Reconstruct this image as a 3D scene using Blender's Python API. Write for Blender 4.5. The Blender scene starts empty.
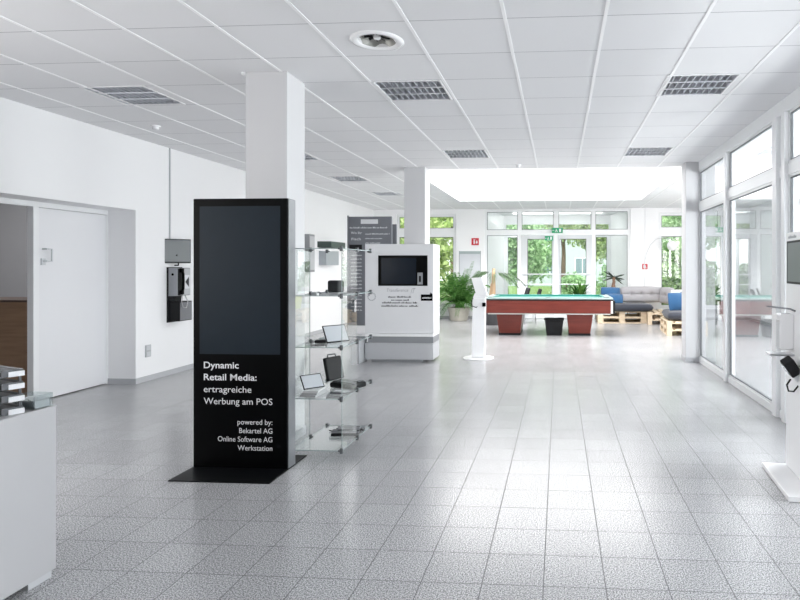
import bpy, bmesh, math, random
import numpy as np
from mathutils import Vector, Matrix, Euler

random.seed(7)
rng = np.random.default_rng(7)
scene = bpy.context.scene
COL = scene.collection
PI = math.pi

# ------------------------------------------------------------------ camera
cam_d = bpy.data.cameras.new('camera')
cam = bpy.data.objects.new('camera', cam_d)
COL.objects.link(cam)
cam.location = (0, 0, 1.42)
cam.rotation_euler = (math.radians(90), 0, math.atan(40 / 595))
cam_d.sensor_width = 36
cam_d.lens = 595 / 800 * 36
cam_d.shift_x = -119 / 800
cam_d.shift_y = -34 / 800
cam_d.clip_end = 300
scene.camera = cam

# ------------------------------------------------------------------ world
world = bpy.data.worlds.new('overcast_sky')
scene.world = world
world.use_nodes = True
wn = world.node_tree
bg = wn.nodes['Background']
bg.inputs['Strength'].default_value = 1.9
geo = wn.nodes.new('ShaderNodeTexCoord')
sep = wn.nodes.new('ShaderNodeSeparateXYZ')
ramp = wn.nodes.new('ShaderNodeValToRGB')
ramp.color_ramp.elements[0].position = 0.0
ramp.color_ramp.elements[0].color = (0.82, 0.83, 0.83, 1)
ramp.color_ramp.elements[1].position = 0.5
ramp.color_ramp.elements[1].color = (1.0, 0.995, 0.985, 1)
wn.links.new(geo.outputs['Generated'], sep.inputs[0])
wn.links.new(sep.outputs['Z'], ramp.inputs[0])
wn.links.new(ramp.outputs[0], bg.inputs['Color'])

sun_d = bpy.data.lights.new('sun', 'SUN')
sun_d.energy = 2.2
sun_d.angle = math.radians(20)
sun = bpy.data.objects.new('sun', sun_d)
COL.objects.link(sun)
sun.rotation_euler = (math.radians(48), math.radians(14), 0)


def area(name, loc, rot, sx, sy, power, color=(1, 1, 1)):
    d = bpy.data.lights.new(name, 'AREA')
    d.shape = 'RECTANGLE'
    d.size = sx
    d.size_y = sy
    d.energy = power
    d.color = color
    o = bpy.data.objects.new(name, d)
    o.location = loc
    o.rotation_euler = rot
    COL.objects.link(o)
    return o


SKY_POWER = 140
area('skylight_daylight', (-0.23, 11.7, 3.95), (0, 0, 0), 4.2, 4.5, SKY_POWER, (1.0, 0.985, 0.965))
for wy, wp_ in ((1.1, 170), (4.1, 210), (7.1, 165), (10.1, 60), (13.1, 24)):   # daylight through the windows of the right-hand wall
    area('window_daylight', (5.3, wy, 1.8), (0, math.radians(90), 0), 1.8, 2.2, wp_, (1.0, 0.985, 0.965))
# light of an unseen left-wall window, added to brighten left-facing surfaces
area('window_daylight', (-5.6, 1.0, 1.75), (0, math.radians(-90), 0), 1.9, 3.6, 75, (1.0, 0.985, 0.965))
# fill light added to brighten the side room, no visible fitting
area('side_room_lamp', (-7.2, 6.3, 2.9), (0, 0, 0), 0.6, 0.6, 28)

vs = scene.view_settings
vs.view_transform = 'Standard'
vs.look = 'None'
vs.exposure = 0.64
vs.gamma = 1.0
vs.use_curve_mapping = False
scene.cycles.max_bounces = 10
scene.cycles.diffuse_bounces = 6
scene.cycles.glossy_bounces = 5
scene.cycles.transparent_max_bounces = 24
scene.cycles.caustics_reflective = False
scene.cycles.caustics_refractive = False
scene.cycles.sample_clamp_indirect = 8


# ------------------------------------------------------------------ materials
def _nt(name):
    m = bpy.data.materials.new(name)
    m.use_nodes = True
    nt = m.node_tree
    return m, nt, nt.nodes['Principled BSDF']


def mat(name, col, rough=0.5, metal=0.0, spec=0.5, var=0.04, scale=8.0, bump=0.0, bscale=200.0, sheen=0.0, trans=0.0, coat=0.0):
    m, nt, b = _nt(name)
    tc = nt.nodes.new('ShaderNodeTexCoord')
    nz = nt.nodes.new('ShaderNodeTexNoise')
    nz.inputs['Scale'].default_value = scale
    nz.inputs['Detail'].default_value = 4
    nt.links.new(tc.outputs['Object'], nz.inputs['Vector'])
    mx = nt.nodes.new('ShaderNodeMix')
    mx.data_type = 'RGBA'
    mx.inputs['A'].default_value = (*[max(0, c * (1 - var)) for c in col], 1)
    mx.inputs['B'].default_value = (*[min(1, c * (1 + var)) for c in col], 1)
    nt.links.new(nz.outputs['Fac'], mx.inputs['Factor'])
    nt.links.new(mx.outputs['Result'], b.inputs['Base Color'])
    b.inputs['Roughness'].default_value = rough
    b.inputs['Metallic'].default_value = metal
    b.inputs['Specular IOR Level'].default_value = spec
    b.inputs['Sheen Weight'].default_value = sheen
    b.inputs['Coat Weight'].default_value = coat
    if trans:
        b.inputs['Transmission Weight'].default_value = trans
    if bump:
        n2 = nt.nodes.new('ShaderNodeTexNoise')
        n2.inputs['Scale'].default_value = bscale
        bp = nt.nodes.new('ShaderNodeBump')
        bp.inputs['Strength'].default_value = bump
        bp.inputs['Distance'].default_value = 0.01
        nt.links.new(tc.outputs['Object'], n2.inputs['Vector'])
        nt.links.new(n2.outputs['Fac'], bp.inputs['Height'])
        nt.links.new(bp.outputs['Normal'], b.inputs['Normal'])
    return m


def glass_mat(name, tint=(0.93, 0.97, 0.96), refl=1.0, extra=0.0):
    """thin architectural pane: clear with a fresnel reflection"""
    m = bpy.data.materials.new(name)
    m.use_nodes = True
    nt = m.node_tree
    nt.nodes.clear()
    out = nt.nodes.new('ShaderNodeOutputMaterial')
    tr = nt.nodes.new('ShaderNodeBsdfTransparent')
    tr.inputs['Color'].default_value = (*tint, 1)
    gl = nt.nodes.new('ShaderNodeBsdfGlossy')
    gl.inputs['Roughness'].default_value = 0.0
    gl.inputs['Color'].default_value = (1, 1, 1, 1)
    fr = nt.nodes.new('ShaderNodeFresnel')
    gm = nt.nodes.new('ShaderNodeNewGeometry')
    io = nt.nodes.new('ShaderNodeMix')
    io.data_type = 'FLOAT'
    io.inputs['A'].default_value = 1.5
    io.inputs['B'].default_value = 1 / 1.5
    nt.links.new(gm.outputs['Backfacing'], io.inputs['Factor'])
    nt.links.new(io.outputs['Result'], fr.inputs['IOR'])
    mul = nt.nodes.new('ShaderNodeMath')
    mul.operation = 'MULTIPLY_ADD'
    mul.use_clamp = True
    mul.inputs[1].default_value = refl
    mul.inputs[2].default_value = extra
    mx = nt.nodes.new('ShaderNodeMixShader')
    nt.links.new(fr.outputs[0], mul.inputs[0])
    nt.links.new(mul.outputs[0], mx.inputs[0])
    nt.links.new(tr.outputs[0], mx.inputs[1])
    nt.links.new(gl.outputs[0], mx.inputs[2])
    nt.links.new(mx.outputs[0], out.inputs[0])
    return m


def math_node(nt, op, a, b=None, c=None):
    n = nt.nodes.new('ShaderNodeMath')
    n.operation = op
    for i, v in enumerate((a, b, c)):
        if v is None:
            continue
        if isinstance(v, (int, float)):
            n.inputs[i].default_value = v
        else:
            nt.links.new(v, n.inputs[i])
    return n.outputs[0]


def grid_dist(nt, coord, pitch, off):
    """distance in metres from the nearest line of a grid"""
    t = math_node(nt, 'SUBTRACT', coord, off)
    t = math_node(nt, 'DIVIDE', t, pitch)
    f = math_node(nt, 'FRACT', t)
    f = math_node(nt, 'SUBTRACT', f, 0.5)
    f = math_node(nt, 'ABSOLUTE', f)
    f = math_node(nt, 'SUBTRACT', 0.5, f)
    return math_node(nt, 'MULTIPLY', f, pitch)


def floor_material():
    m, nt, b = _nt('terrazzo_tile')
    tc = nt.nodes.new('ShaderNodeTexCoord')
    sp = nt.nodes.new('ShaderNodeSeparateXYZ')
    nt.links.new(tc.outputs['Object'], sp.inputs[0])
    n1 = nt.nodes.new('ShaderNodeTexNoise')
    n1.inputs['Scale'].default_value = 150
    n1.inputs['Detail'].default_value = 2
    n1.inputs['Roughness'].default_value = 0.75
    nt.links.new(tc.outputs['Object'], n1.inputs['Vector'])
    r = nt.nodes.new('ShaderNodeValToRGB')
    e = r.color_ramp.elements
    e[0].position = 0.40
    e[0].color = (0.17, 0.17, 0.177, 1)
    e[1].position = 0.60
    e[1].color = (0.70, 0.70, 0.715, 1)
    x = r.color_ramp.elements.new(0.50)
    x.color = (0.39, 0.39, 0.402, 1)
    nt.links.new(n1.outputs['Fac'], r.inputs[0])
    # a slight change of tone from tile to tile
    cx = math_node(nt, 'FLOOR', math_node(nt, 'DIVIDE', math_node(nt, 'SUBTRACT', sp.outputs['X'], -0.069), 0.275))
    cy = math_node(nt, 'FLOOR', math_node(nt, 'DIVIDE', math_node(nt, 'SUBTRACT', sp.outputs['Y'], 2.64), 0.2825))
    cb = nt.nodes.new('ShaderNodeCombineXYZ')
    nt.links.new(cx, cb.inputs[0])
    nt.links.new(cy, cb.inputs[1])
    wnz = nt.nodes.new('ShaderNodeTexWhiteNoise')
    nt.links.new(cb.outputs[0], wnz.inputs['Vector'])
    tone = math_node(nt, 'MULTIPLY_ADD', wnz.outputs['Value'], 0.09, 0.955)
    mt = nt.nodes.new('ShaderNodeVectorMath')
    mt.operation = 'SCALE'
    nt.links.new(r.outputs[0], mt.inputs[0])
    nt.links.new(tone, mt.inputs['Scale'])
    dx = grid_dist(nt, sp.outputs['X'], 0.275, -0.069)
    dy = grid_dist(nt, sp.outputs['Y'], 0.2825, 2.64)
    d = math_node(nt, 'MINIMUM', dx, dy)
    line = math_node(nt, 'LESS_THAN', d, 0.0024)
    mx = nt.nodes.new('ShaderNodeMix')
    mx.data_type = 'RGBA'
    nt.links.new(line, mx.inputs['Factor'])
    nt.links.new(mt.outputs[0], mx.inputs['A'])
    mx.inputs['B'].default_value = (0.10, 0.10, 0.105, 1)
    nt.links.new(mx.outputs['Result'], b.inputs['Base Color'])
    n2 = nt.nodes.new('ShaderNodeTexNoise')
    n2.inputs['Scale'].default_value = 2.0
    nt.links.new(tc.outputs['Object'], n2.inputs['Vector'])
    rr = math_node(nt, 'MULTIPLY_ADD', n2.outputs['Fac'], 0.08, 0.19)
    rr = math_node(nt, 'MULTIPLY_ADD', line, 0.4, rr)
    nt.links.new(rr, b.inputs['Roughness'])
    b.inputs['Specular IOR Level'].default_value = 0.75
    return m


def ceiling_material():
    m, nt, b = _nt('ceiling_panel')
    tc = nt.nodes.new('ShaderNodeTexCoord')
    sp = nt.nodes.new('ShaderNodeSeparateXYZ')
    nt.links.new(tc.outputs['Object'], sp.inputs[0])
    dy = grid_dist(nt, sp.outputs['Y'], 0.59, 4.865)
    line = math_node(nt, 'LESS_THAN', dy, 0.0032)
    cx = math_node(nt, 'FLOOR', math_node(nt, 'DIVIDE', math_node(nt, 'SUBTRACT', sp.outputs['X'], -0.335), 0.62))
    cy = math_node(nt, 'FLOOR', math_node(nt, 'DIVIDE', math_node(nt, 'SUBTRACT', sp.outputs['Y'], 4.865), 0.59))
    cb = nt.nodes.new('ShaderNodeCombineXYZ')
    nt.links.new(cx, cb.inputs[0])
    nt.links.new(cy, cb.inputs[1])
    wnz = nt.nodes.new('ShaderNodeTexWhiteNoise')
    nt.links.new(cb.outputs[0], wnz.inputs['Vector'])
    v = math_node(nt, 'MULTIPLY_ADD', wnz.outputs['Value'], 0.022, 0.80)
    c2 = nt.nodes.new('ShaderNodeCombineXYZ')
    nt.links.new(v, c2.inputs[0])
    nt.links.new(v, c2.inputs[1])
    nt.links.new(math_node(nt, 'ADD', v, 0.012), c2.inputs[2])
    mx = nt.nodes.new('ShaderNodeMix')
    mx.data_type = 'RGBA'
    nt.links.new(line, mx.inputs['Factor'])
    nt.links.new(c2.outputs[0], mx.inputs['A'])
    mx.inputs['B'].default_value = (0.36, 0.36, 0.38, 1)
    nt.links.new(mx.outputs['Result'], b.inputs['Base Color'])
    b.inputs['Roughness'].default_value = 0.9
    n1 = nt.nodes.new('ShaderNodeTexNoise')
    n1.inputs['Scale'].default_value = 120
    nt.links.new(tc.outputs['Object'], n1.inputs['Vector'])
    bp = nt.nodes.new('ShaderNodeBump')
    bp.inputs['Strength'].default_value = 0.08
    bp.inputs['Distance'].default_value = 0.005
    nt.links.new(n1.outputs['Fac'], bp.inputs['Height'])
    nt.links.new(bp.outputs['Normal'], b.inputs['Normal'])
    return m


def wood_mat(name, c1, c2, scale=6.0, rough=0.5, axis=0):
    m, nt, b = _nt(name)
    tc = nt.nodes.new('ShaderNodeTexCoord')
    mp = nt.nodes.new('ShaderNodeMapping')
    s = [14, 14, 14]
    s[axis] = 1.2
    mp.inputs['Scale'].default_value = s
    nz = nt.nodes.new('ShaderNodeTexNoise')
    nz.inputs['Scale'].default_value = scale
    nz.inputs['Detail'].default_value = 5
    nt.links.new(tc.outputs['Object'], mp.inputs[0])
    nt.links.new(mp.outputs[0], nz.inputs['Vector'])
    r = nt.nodes.new('ShaderNodeValToRGB')
    r.color_ramp.elements[0].position = 0.3
    r.color_ramp.elements[0].color = (*c1, 1)
    r.color_ramp.elements[1].position = 0.7
    r.color_ramp.elements[1].color = (*c2, 1)
    nt.links.new(nz.outputs['Fac'], r.inputs[0])
    nt.links.new(r.outputs[0], b.inputs['Base Color'])
    b.inputs['Roughness'].default_value = rough
    return m


def leaf_mat(name, c1, c2, trans=0.35):
    m = bpy.data.materials.new(name)
    m.use_nodes = True
    nt = m.node_tree
    nt.nodes.clear()
    out = nt.nodes.new('ShaderNodeOutputMaterial')
    g = nt.nodes.new('ShaderNodeNewGeometry')
    r = nt.nodes.new('ShaderNodeValToRGB')
    r.color_ramp.elements[0].color = (*c1, 1)
    r.color_ramp.elements[1].color = (*c2, 1)
    nt.links.new(g.outputs['Random Per Island'], r.inputs[0])
    d = nt.nodes.new('ShaderNodeBsdfDiffuse')
    t = nt.nodes.new('ShaderNodeBsdfTranslucent')
    nt.links.new(r.outputs[0], d.inputs[0])
    nt.links.new(r.outputs[0], t.inputs[0])
    mx = nt.nodes.new('ShaderNodeMixShader')
    mx.inputs[0].default_value = trans
    nt.links.new(d.outputs[0], mx.inputs[1])
    nt.links.new(t.outputs[0], mx.inputs[2])
    nt.links.new(mx.outputs[0], out.inputs[0])
    return m


M = {}
M['floor'] = floor_material()
M['ceiling'] = ceiling_material()
M['wall'] = mat('white_plaster', (0.885, 0.885, 0.895), 0.75, var=0.012, scale=1.5, bump=0.03, bscale=60)
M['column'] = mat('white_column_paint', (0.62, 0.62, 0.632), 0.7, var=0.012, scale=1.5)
M['backroom'] = mat('dark_grey_paint', (0.36, 0.36, 0.375), 0.8, var=0.02)
M['front'] = mat('grey_front_wall', (0.34, 0.34, 0.35), 0.8)
M['brown'] = wood_mat('brown_laminate', (0.27, 0.165, 0.10), (0.35, 0.22, 0.135), 3, 0.5, 0)
M['brown_edge'] = mat('dark_brown_edge', (0.10, 0.065, 0.05), 0.5)
M['door'] = mat('white_door_laminate', (0.80, 0.805, 0.825), 0.45, var=0.01, scale=2)
M['frame'] = mat('white_lacquered_frame', (0.84, 0.85, 0.86), 0.35, var=0.01)
M['frame_grey'] = mat('pale_grey_frame', (0.62, 0.64, 0.66), 0.35, var=0.02)
M['gasket'] = mat('grey_gasket', (0.16, 0.17, 0.18), 0.6)
M['skirting'] = mat('grey_skirting_stone', (0.50, 0.51, 0.53), 0.4, var=0.06, scale=90)
M['tbar'] = mat('white_grid_bar', (0.97, 0.97, 0.975), 0.5, var=0.0)
M['steel'] = mat('brushed_steel', (0.62, 0.63, 0.65), 0.28, 1.0, var=0.03)
M['chrome'] = mat('chrome', (0.75, 0.76, 0.78), 0.12, 1.0, var=0.0)
M['darksteel'] = mat('dark_metal_clamp', (0.10, 0.105, 0.11), 0.35, 0.6)
M['louver'] = mat('anodised_louvre', (0.86, 0.88, 0.93), 0.32, 0.75, var=0.0)
M['tube'] = mat('fluorescent_tube', (0.85, 0.86, 0.88), 0.3)
M['black'] = mat('black_glass_print', (0.0012, 0.0014, 0.0018), 0.35, spec=0.06, var=0.0)
M['blackplastic'] = mat('black_plastic', (0.012, 0.0125, 0.014), 0.5, spec=0.22, var=0.1, scale=30)
M['blackrough'] = mat('black_powder_coat', (0.004, 0.0045, 0.0055), 0.42, spec=0.12, var=0.1, scale=60)
M['screen'] = mat('dark_screen', (0.017, 0.024, 0.032), 0.32, spec=0.08, var=0.0)
M['screen_blue'] = mat('dark_blue_screen', (0.006, 0.011, 0.02), 0.2, spec=0.12, var=0.0)
M['screen_grey'] = mat('grey_matt_screen', (0.12, 0.135, 0.14), 0.3, spec=0.5, var=0.02)
M['sidegrey'] = mat('brushed_grey_side', (0.30, 0.31, 0.33), 0.38, 0.7, var=0.08, scale=20)
M['print_white'] = mat('white_print', (0.72, 0.73, 0.75), 0.5, var=0.0)
M['print_black'] = mat('black_print', (0.02, 0.02, 0.025), 0.5, var=0.0)
M['print_grey'] = mat('grey_print', (0.38, 0.39, 0.42), 0.5, var=0.0)
M['white_steel'] = mat('white_powder_coat', (0.90, 0.90, 0.91), 0.35, var=0.01)
M['white_gloss'] = mat('white_gloss_lacquer', (0.90, 0.90, 0.91), 0.15, var=0.01)
M['kiosk'] = mat('pale_grey_steel', (0.77, 0.775, 0.79), 0.4, var=0.015)
M['kiosk_band'] = mat('mid_grey_steel', (0.27, 0.28, 0.295), 0.4, var=0.03)
M['kiosk_low'] = mat('lower_grey_steel', (0.50, 0.51, 0.53), 0.4, var=0.03)
M['desk'] = mat('grey_white_desk_laminate', (0.45, 0.45, 0.463), 0.4, var=0.01)
M['tray'] = mat('charcoal_tray_plastic', (0.085, 0.09, 0.10), 0.32, var=0.08, scale=25)
M['paper'] = mat('white_paper', (0.80, 0.80, 0.80), 0.7, var=0.03, scale=60)
M['pagegrey'] = mat('page_edges', (0.55, 0.55, 0.56), 0.8, var=0.1, scale=120)
M['glass'] = glass_mat('clear_pane', (0.95, 0.975, 0.97), 1.0)
M['glass_partition'] = glass_mat('partition_pane', (0.84, 0.865, 0.88), 1.25, 0.02)
M['glass_shelf'] = glass_mat('shelf_glass', (0.955, 0.975, 0.972), 1.0, 0.0)
M['glass_edge'] = mat('green_glass_edge', (0.36, 0.43, 0.43), 0.15, spec=0.8, var=0.02)
M['acrylic'] = glass_mat('clear_acrylic', (0.88, 0.91, 0.91), 1.2, 0.04)
M['red_wood'] = wood_mat('mahogany_veneer', (0.125, 0.020, 0.013), (0.175, 0.030, 0.019), 2.5, 0.35, 0)
M['cloth'] = mat('turquoise_cloth', (0.015, 0.20, 0.165), 0.95, var=0.06, scale=80, sheen=0.2)
M['rail'] = mat('pale_rail_laminate', (0.36, 0.45, 0.44), 0.3, var=0.02)
M['red_sign'] = mat('red_sign_paint', (0.55, 0.02, 0.035), 0.45, var=0.0)
M['green_sign'] = mat('green_sign_panel', (0.0, 0.33, 0.14), 0.4, var=0.0)
M['pallet'] = wood_mat('raw_pine', (0.58, 0.46, 0.32), (0.76, 0.64, 0.48), 4, 0.8, 0)
M['cush_grey'] = mat('grey_cotton', (0.40, 0.39, 0.41), 0.95, var=0.1, scale=120, sheen=0.3)
M['cush_black'] = mat('charcoal_cotton', (0.035, 0.04, 0.055), 0.9, var=0.15, scale=120, sheen=0.2)
M['cush_blue'] = mat('blue_cotton', (0.018, 0.085, 0.20), 0.9, var=0.15, scale=60, sheen=0.3)
M['cush_white'] = mat('offwhite_cotton', (0.66, 0.70, 0.66), 0.9, var=0.05, scale=60)
M['cush_lime'] = mat('lime_cotton', (0.55, 0.60, 0.10), 0.9, var=0.1, scale=60)
M['pot'] = mat('beige_planter', (0.42, 0.40, 0.35), 0.7, var=0.12, scale=14)
M['pot_dark'] = mat('dark_planter', (0.05, 0.05, 0.055), 0.6)
M['soil'] = mat('potting_soil', (0.05, 0.035, 0.025), 0.95, var=0.3, scale=60)
M['bark'] = mat('brown_bark', (0.20, 0.125, 0.085), 0.9, var=0.3, scale=30)
M['cane'] = mat('tan_palm_cane', (0.42, 0.29, 0.18), 0.8, var=0.2, scale=25)
M['leaf_palm'] = leaf_mat('palm_leaf', (0.04, 0.13, 0.03), (0.14, 0.30, 0.08))
M['leaf_dry'] = leaf_mat('grey_green_leaf', (0.06, 0.11, 0.06), (0.17, 0.24, 0.14))
M['leaf_dark'] = leaf_mat('dark_leaf', (0.04, 0.06, 0.05), (0.10, 0.12, 0.10), 0.1)
M['leaf_green'] = leaf_mat('pot_plant_leaf', (0.025, 0.08, 0.02), (0.09, 0.20, 0.045))
M['tree_lime'] = leaf_mat('lime_foliage', (0.22, 0.34, 0.08), (0.62, 0.72, 0.34))
M['tree_green'] = leaf_mat('fresh_foliage', (0.24, 0.42, 0.19), (0.62, 0.80, 0.48))
M['tree_dark'] = leaf_mat('deep_foliage', (0.04, 0.11, 0.02), (0.24, 0.40, 0.12))
M['grass'] = mat('lawn_grass', (0.16, 0.26, 0.07), 0.95, var=0.35, scale=6)
M['paving'] = mat('pale_paving', (0.36, 0.36, 0.34), 0.9, var=0.12, scale=5)
M['house'] = mat('pale_render', (0.50, 0.53, 0.55), 0.9, var=0.03)
M['house_win'] = mat('house_window_glass', (0.22, 0.28, 0.33), 0.2)


# ------------------------------------------------------------------ builders
class MB:
    def __init__(s):
        s.v = []
        s.f = []

    def add(s, verts, faces, mtx=None):
        n = len(s.v)
        if mtx is not None:
            verts = [mtx @ Vector(v) for v in verts]
        s.v += [tuple(v) for v in verts]
        s.f += [tuple(i + n for i in f) for f in faces]
        return s

    def box(s, x0, x1, y0, y1, z0, z1, mtx=None):
        if x0 > x1: x0, x1 = x1, x0
        if y0 > y1: y0, y1 = y1, y0
        if z0 > z1: z0, z1 = z1, z0
        v = [(x0, y0, z0), (x1, y0, z0), (x1, y1, z0), (x0, y1, z0), (x0, y0, z1), (x1, y0, z1), (x1, y1, z1), (x0, y1, z1)]
        f = [(0, 3, 2, 1), (4, 5, 6, 7), (0, 1, 5, 4), (1, 2, 6, 5), (2, 3, 7, 6), (3, 0, 4, 7)]
        return s.add(v, f, mtx)

    def hexa(s, bottom, top, mtx=None):
        """bottom and top: four corners each, same winding (counter-clockwise from above)"""
        f = [(0, 3, 2, 1), (4, 5, 6, 7), (0, 1, 5, 4), (1, 2, 6, 5), (2, 3, 7, 6), (3, 0, 4, 7)]
        return s.add(list(bottom) + list(top), f, mtx)

    def lathe(s, prof, n=32, cx=0, cy=0, mtx=None, closed=True):
        v, f = [], []
        k = len(prof)
        for i in range(n):
            a = 2 * PI * i / n
            for r, z in prof:
                v.append((cx + r * math.cos(a), cy + r * math.sin(a), z))
        for i in range(n):
            j = (i + 1) % n
            for q in range(k - 1):
                f.append((i * k + q, j * k + q, j * k + q + 1, i * k + q + 1))
        if closed:
            if prof[0][0] > 1e-6: f.append(tuple(i * k for i in reversed(range(n))))
            if prof[-1][0] > 1e-6: f.append(tuple(i * k + k - 1 for i in range(n)))
        return s.add(v, f, mtx)

    def tube(s, pts, r, n=8, taper=None):
        pts = [Vector(p) for p in pts]
        v, f = [], []
        up = Vector((0, 0, 1))
        prev = None
        for i, p in enumerate(pts):
            if i == 0: t = pts[1] - p
            elif i == len(pts) - 1: t = p - pts[i - 1]
            else: t = pts[i + 1] - pts[i - 1]
            t.normalize()
            if prev is None:
                a = up if abs(t.z) < 0.9 else Vector((1, 0, 0))
                prev = (a - t * a.dot(t)).normalized()
            else:
                prev = (prev - t * prev.dot(t)).normalized()
            b = t.cross(prev)
            rr = r if taper is None else r * (1 + (taper - 1) * i / (len(pts) - 1))
            for k in range(n):
                an = 2 * PI * k / n
                v.append(p + (prev * math.cos(an) + b * math.sin(an)) * rr)
        for i in range(len(pts) - 1):
            for k in range(n):
                k2 = (k + 1) % n
                f.append((i * n + k, i * n + k2, (i + 1) * n + k2, (i + 1) * n + k))
        f.append(tuple(reversed(range(n))))
        f.append(tuple((len(pts) - 1) * n + k for k in range(n)))
        return s.add(v, f)

    def quad(s, a, b, c, d):
        return s.add([a, b, c, d], [(0, 1, 2, 3)])

    def build(s, name, m, parent=None, bevel=0.0, smooth=False, loc=None, seg=2):
        me = bpy.data.meshes.new(name)
        me.from_pydata(s.v, [], s.f)
        me.update()
        me.materials.append(m)
        if smooth:
            me.polygons.foreach_set('use_smooth', [True] * len(me.polygons))
        o = bpy.data.objects.new(name, me)
        COL.objects.link(o)
        if parent is not None: o.parent = parent
        if loc is not None: o.location = loc
        if bevel > 0:
            bv = o.modifiers.new('bevel', 'BEVEL')
            bv.width = bevel
            bv.segments = seg
            bv.limit_method = 'ANGLE'
            bv.angle_limit = math.radians(40)
        return o


def tag(o, label=None, cat=None, group=None, kind=None):
    if label: o['label'] = label
    if cat: o['category'] = cat
    if group: o['group'] = group
    if kind: o['kind'] = kind
    return o


def empty(name, loc, rz=0.0, label=None, cat=None, group=None):
    o = bpy.data.objects.new(name, None)
    o.empty_display_size = 0.1
    o.location = loc
    o.rotation_euler = (0, 0, rz)
    COL.objects.link(o)
    return tag(o, label, cat, group)


def copy_tree(o, parent=None):
    c = o.copy()
    COL.objects.link(c)
    if parent is not None: c.parent = parent
    for ch in [x for x in list(bpy.data.objects) if x.parent == o]:
        copy_tree(ch, c)
    return c


def struct(name, mb, m, bevel=0.0, parent=None):
    o = mb.build(name, m, parent, bevel)
    if parent is None: o['kind'] = 'structure'
    return o


def holed_plate(mb, a0, a1, b0, b1, holes, emit):
    """cells of a rectangle that no hole covers; emit(a0,a1,b0,b1)"""
    A = sorted({a0, a1, *[v for h in holes for v in h[:2] if a0 < v < a1]})
    B = sorted({b0, b1, *[v for h in holes for v in h[2:] if b0 < v < b1]})
    for i in range(len(A) - 1):
        j = 0
        while j < len(B) - 1:
            ca = (A[i] + A[i + 1]) / 2
            def inside(jj):
                cb = (B[jj] + B[jj + 1]) / 2
                return any(h[0] < ca < h[1] and h[2] < cb < h[3] for h in holes)
            if inside(j):
                j += 1
                continue
            k = j
            while k + 1 < len(B) - 1 and not inside(k + 1): k += 1
            emit(A[i], A[i + 1], B[j], B[k + 1])
            j = k + 1


def text_mb(s, mb, width, cap, origin, right, up, align='left', bold=0.0, depth=0.0008):
    """flat lettering added to mb: the line is fitted to the given width"""
    cu = bpy.data.curves.new('t', 'FONT')
    cu.body = s
    cu.size = 1.0
    cu.offset = bold
    cu.resolution_u = 3
    o = bpy.data.objects.new('t', cu)
    COL.objects.link(o)
    dg = bpy.context.evaluated_depsgraph_get()
    me = bpy.data.meshes.new_from_object(o.evaluated_get(dg))
    xs = [v.co.x for v in me.vertices]
    x0, x1 = min(xs), max(xs)
    sy = cap / 0.73
    sx = width / (x1 - x0) if width else sy
    w = sx * (x1 - x0)
    dx = {'left': 0, 'center': -w / 2, 'right': -w}[align]
    right, up, origin = Vector(right).normalized(), Vector(up).normalized(), Vector(origin)
    nrm = right.cross(up)
    vs_ = [origin + right * ((v.co.x - x0) * sx + dx) + up * (v.co.y * sy) + nrm * depth for v in me.vertices]
    mb.add(vs_, [tuple(p.vertices) for p in me.polygons])
    bpy.data.objects.remove(o)
    bpy.data.curves.remove(cu)
    bpy.data.meshes.remove(me)


def strokes(mb, x0, x1, z, h, y, seed=0):
    """tiny unreadable line of print as word-shaped marks on a plane y=const"""
    r = random.Random(seed)
    x = x0
    while x < x1 - 0.005:
        w = min(r.uniform(0.25, 1.0) * h * 5, x1 - x)
        q = x
        while q < x + w:
            lw = h * r.uniform(0.3, 0.55)
            hh = h * r.choice((0.65, 0.65, 1.0))
            mb.box(q, min(q + lw, x1), y - 0.0012, y, z, z + hh)
            q += lw + h * 0.22
        x += w + h * 0.7


# ================================================================== THE SETTING
HC = 2.96
XL, XR, YB, YF = -5.08, 5.0, 16.0, -2.0
lights_xy = [(-1.27, 5.16), (1.165, 5.16), (-3.83, 5.14), (-1.27, 8.11), (1.19, 8.11), (-3.74, 8.11), (-3.68, 10.28), (-3.64, 12.48)]
LH = 0.281
SK = (-2.36, 1.90, 9.42, 14.0)
VENT = (-1.24, 3.99)

fl = MB()
fl.box(-9.0, XR, YF, 19.0, -0.12, 0.0)
struct('floor', fl, M['floor'])

ce = MB()
holes = [SK] + [(x - LH, x + LH, y - LH, y + LH) for x, y in lights_xy] + [(VENT[0] - .118, VENT[0] + .118, VENT[1] - .118, VENT[1] + .118)]
holed_plate(ce, XL, XR, YF, YB, holes, lambda a0, a1, b0, b1: ce.box(a0, a1, b0, b1, HC, HC + 0.03))
struct('ceiling', ce, M['ceiling'])

tb = MB()
k = -8
while True:
    x = -0.335 + 0.62 * k
    k += 1
    if x < XL: continue
    if x > XR: break
    segs = [(YF, YB)]
    if SK[0] < x < SK[1]: segs = [(YF, SK[2]), (SK[3], YB)]
    for a, b in segs: tb.box(x - 0.011, x + 0.011, a, b, HC - 0.004, HC)
struct('trim_1', tb, M['tbar'])

# skylight well: white side walls, rim and glazing bars
wl = MB()
t = 0.08
wl.box(SK[0] - t, SK[0], SK[2] - t, SK[3] + t, HC + 0.03, 4.0)
wl.box(SK[1], SK[1] + t, SK[2] - t, SK[3] + t, HC + 0.03, 4.0)
wl.box(SK[0], SK[1], SK[2] - t, SK[2], HC + 0.03, 4.0)
wl.box(SK[0], SK[1], SK[3], SK[3] + t, HC + 0.03, 4.0)
struct('wall_skylight', wl, M['wall'])

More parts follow.
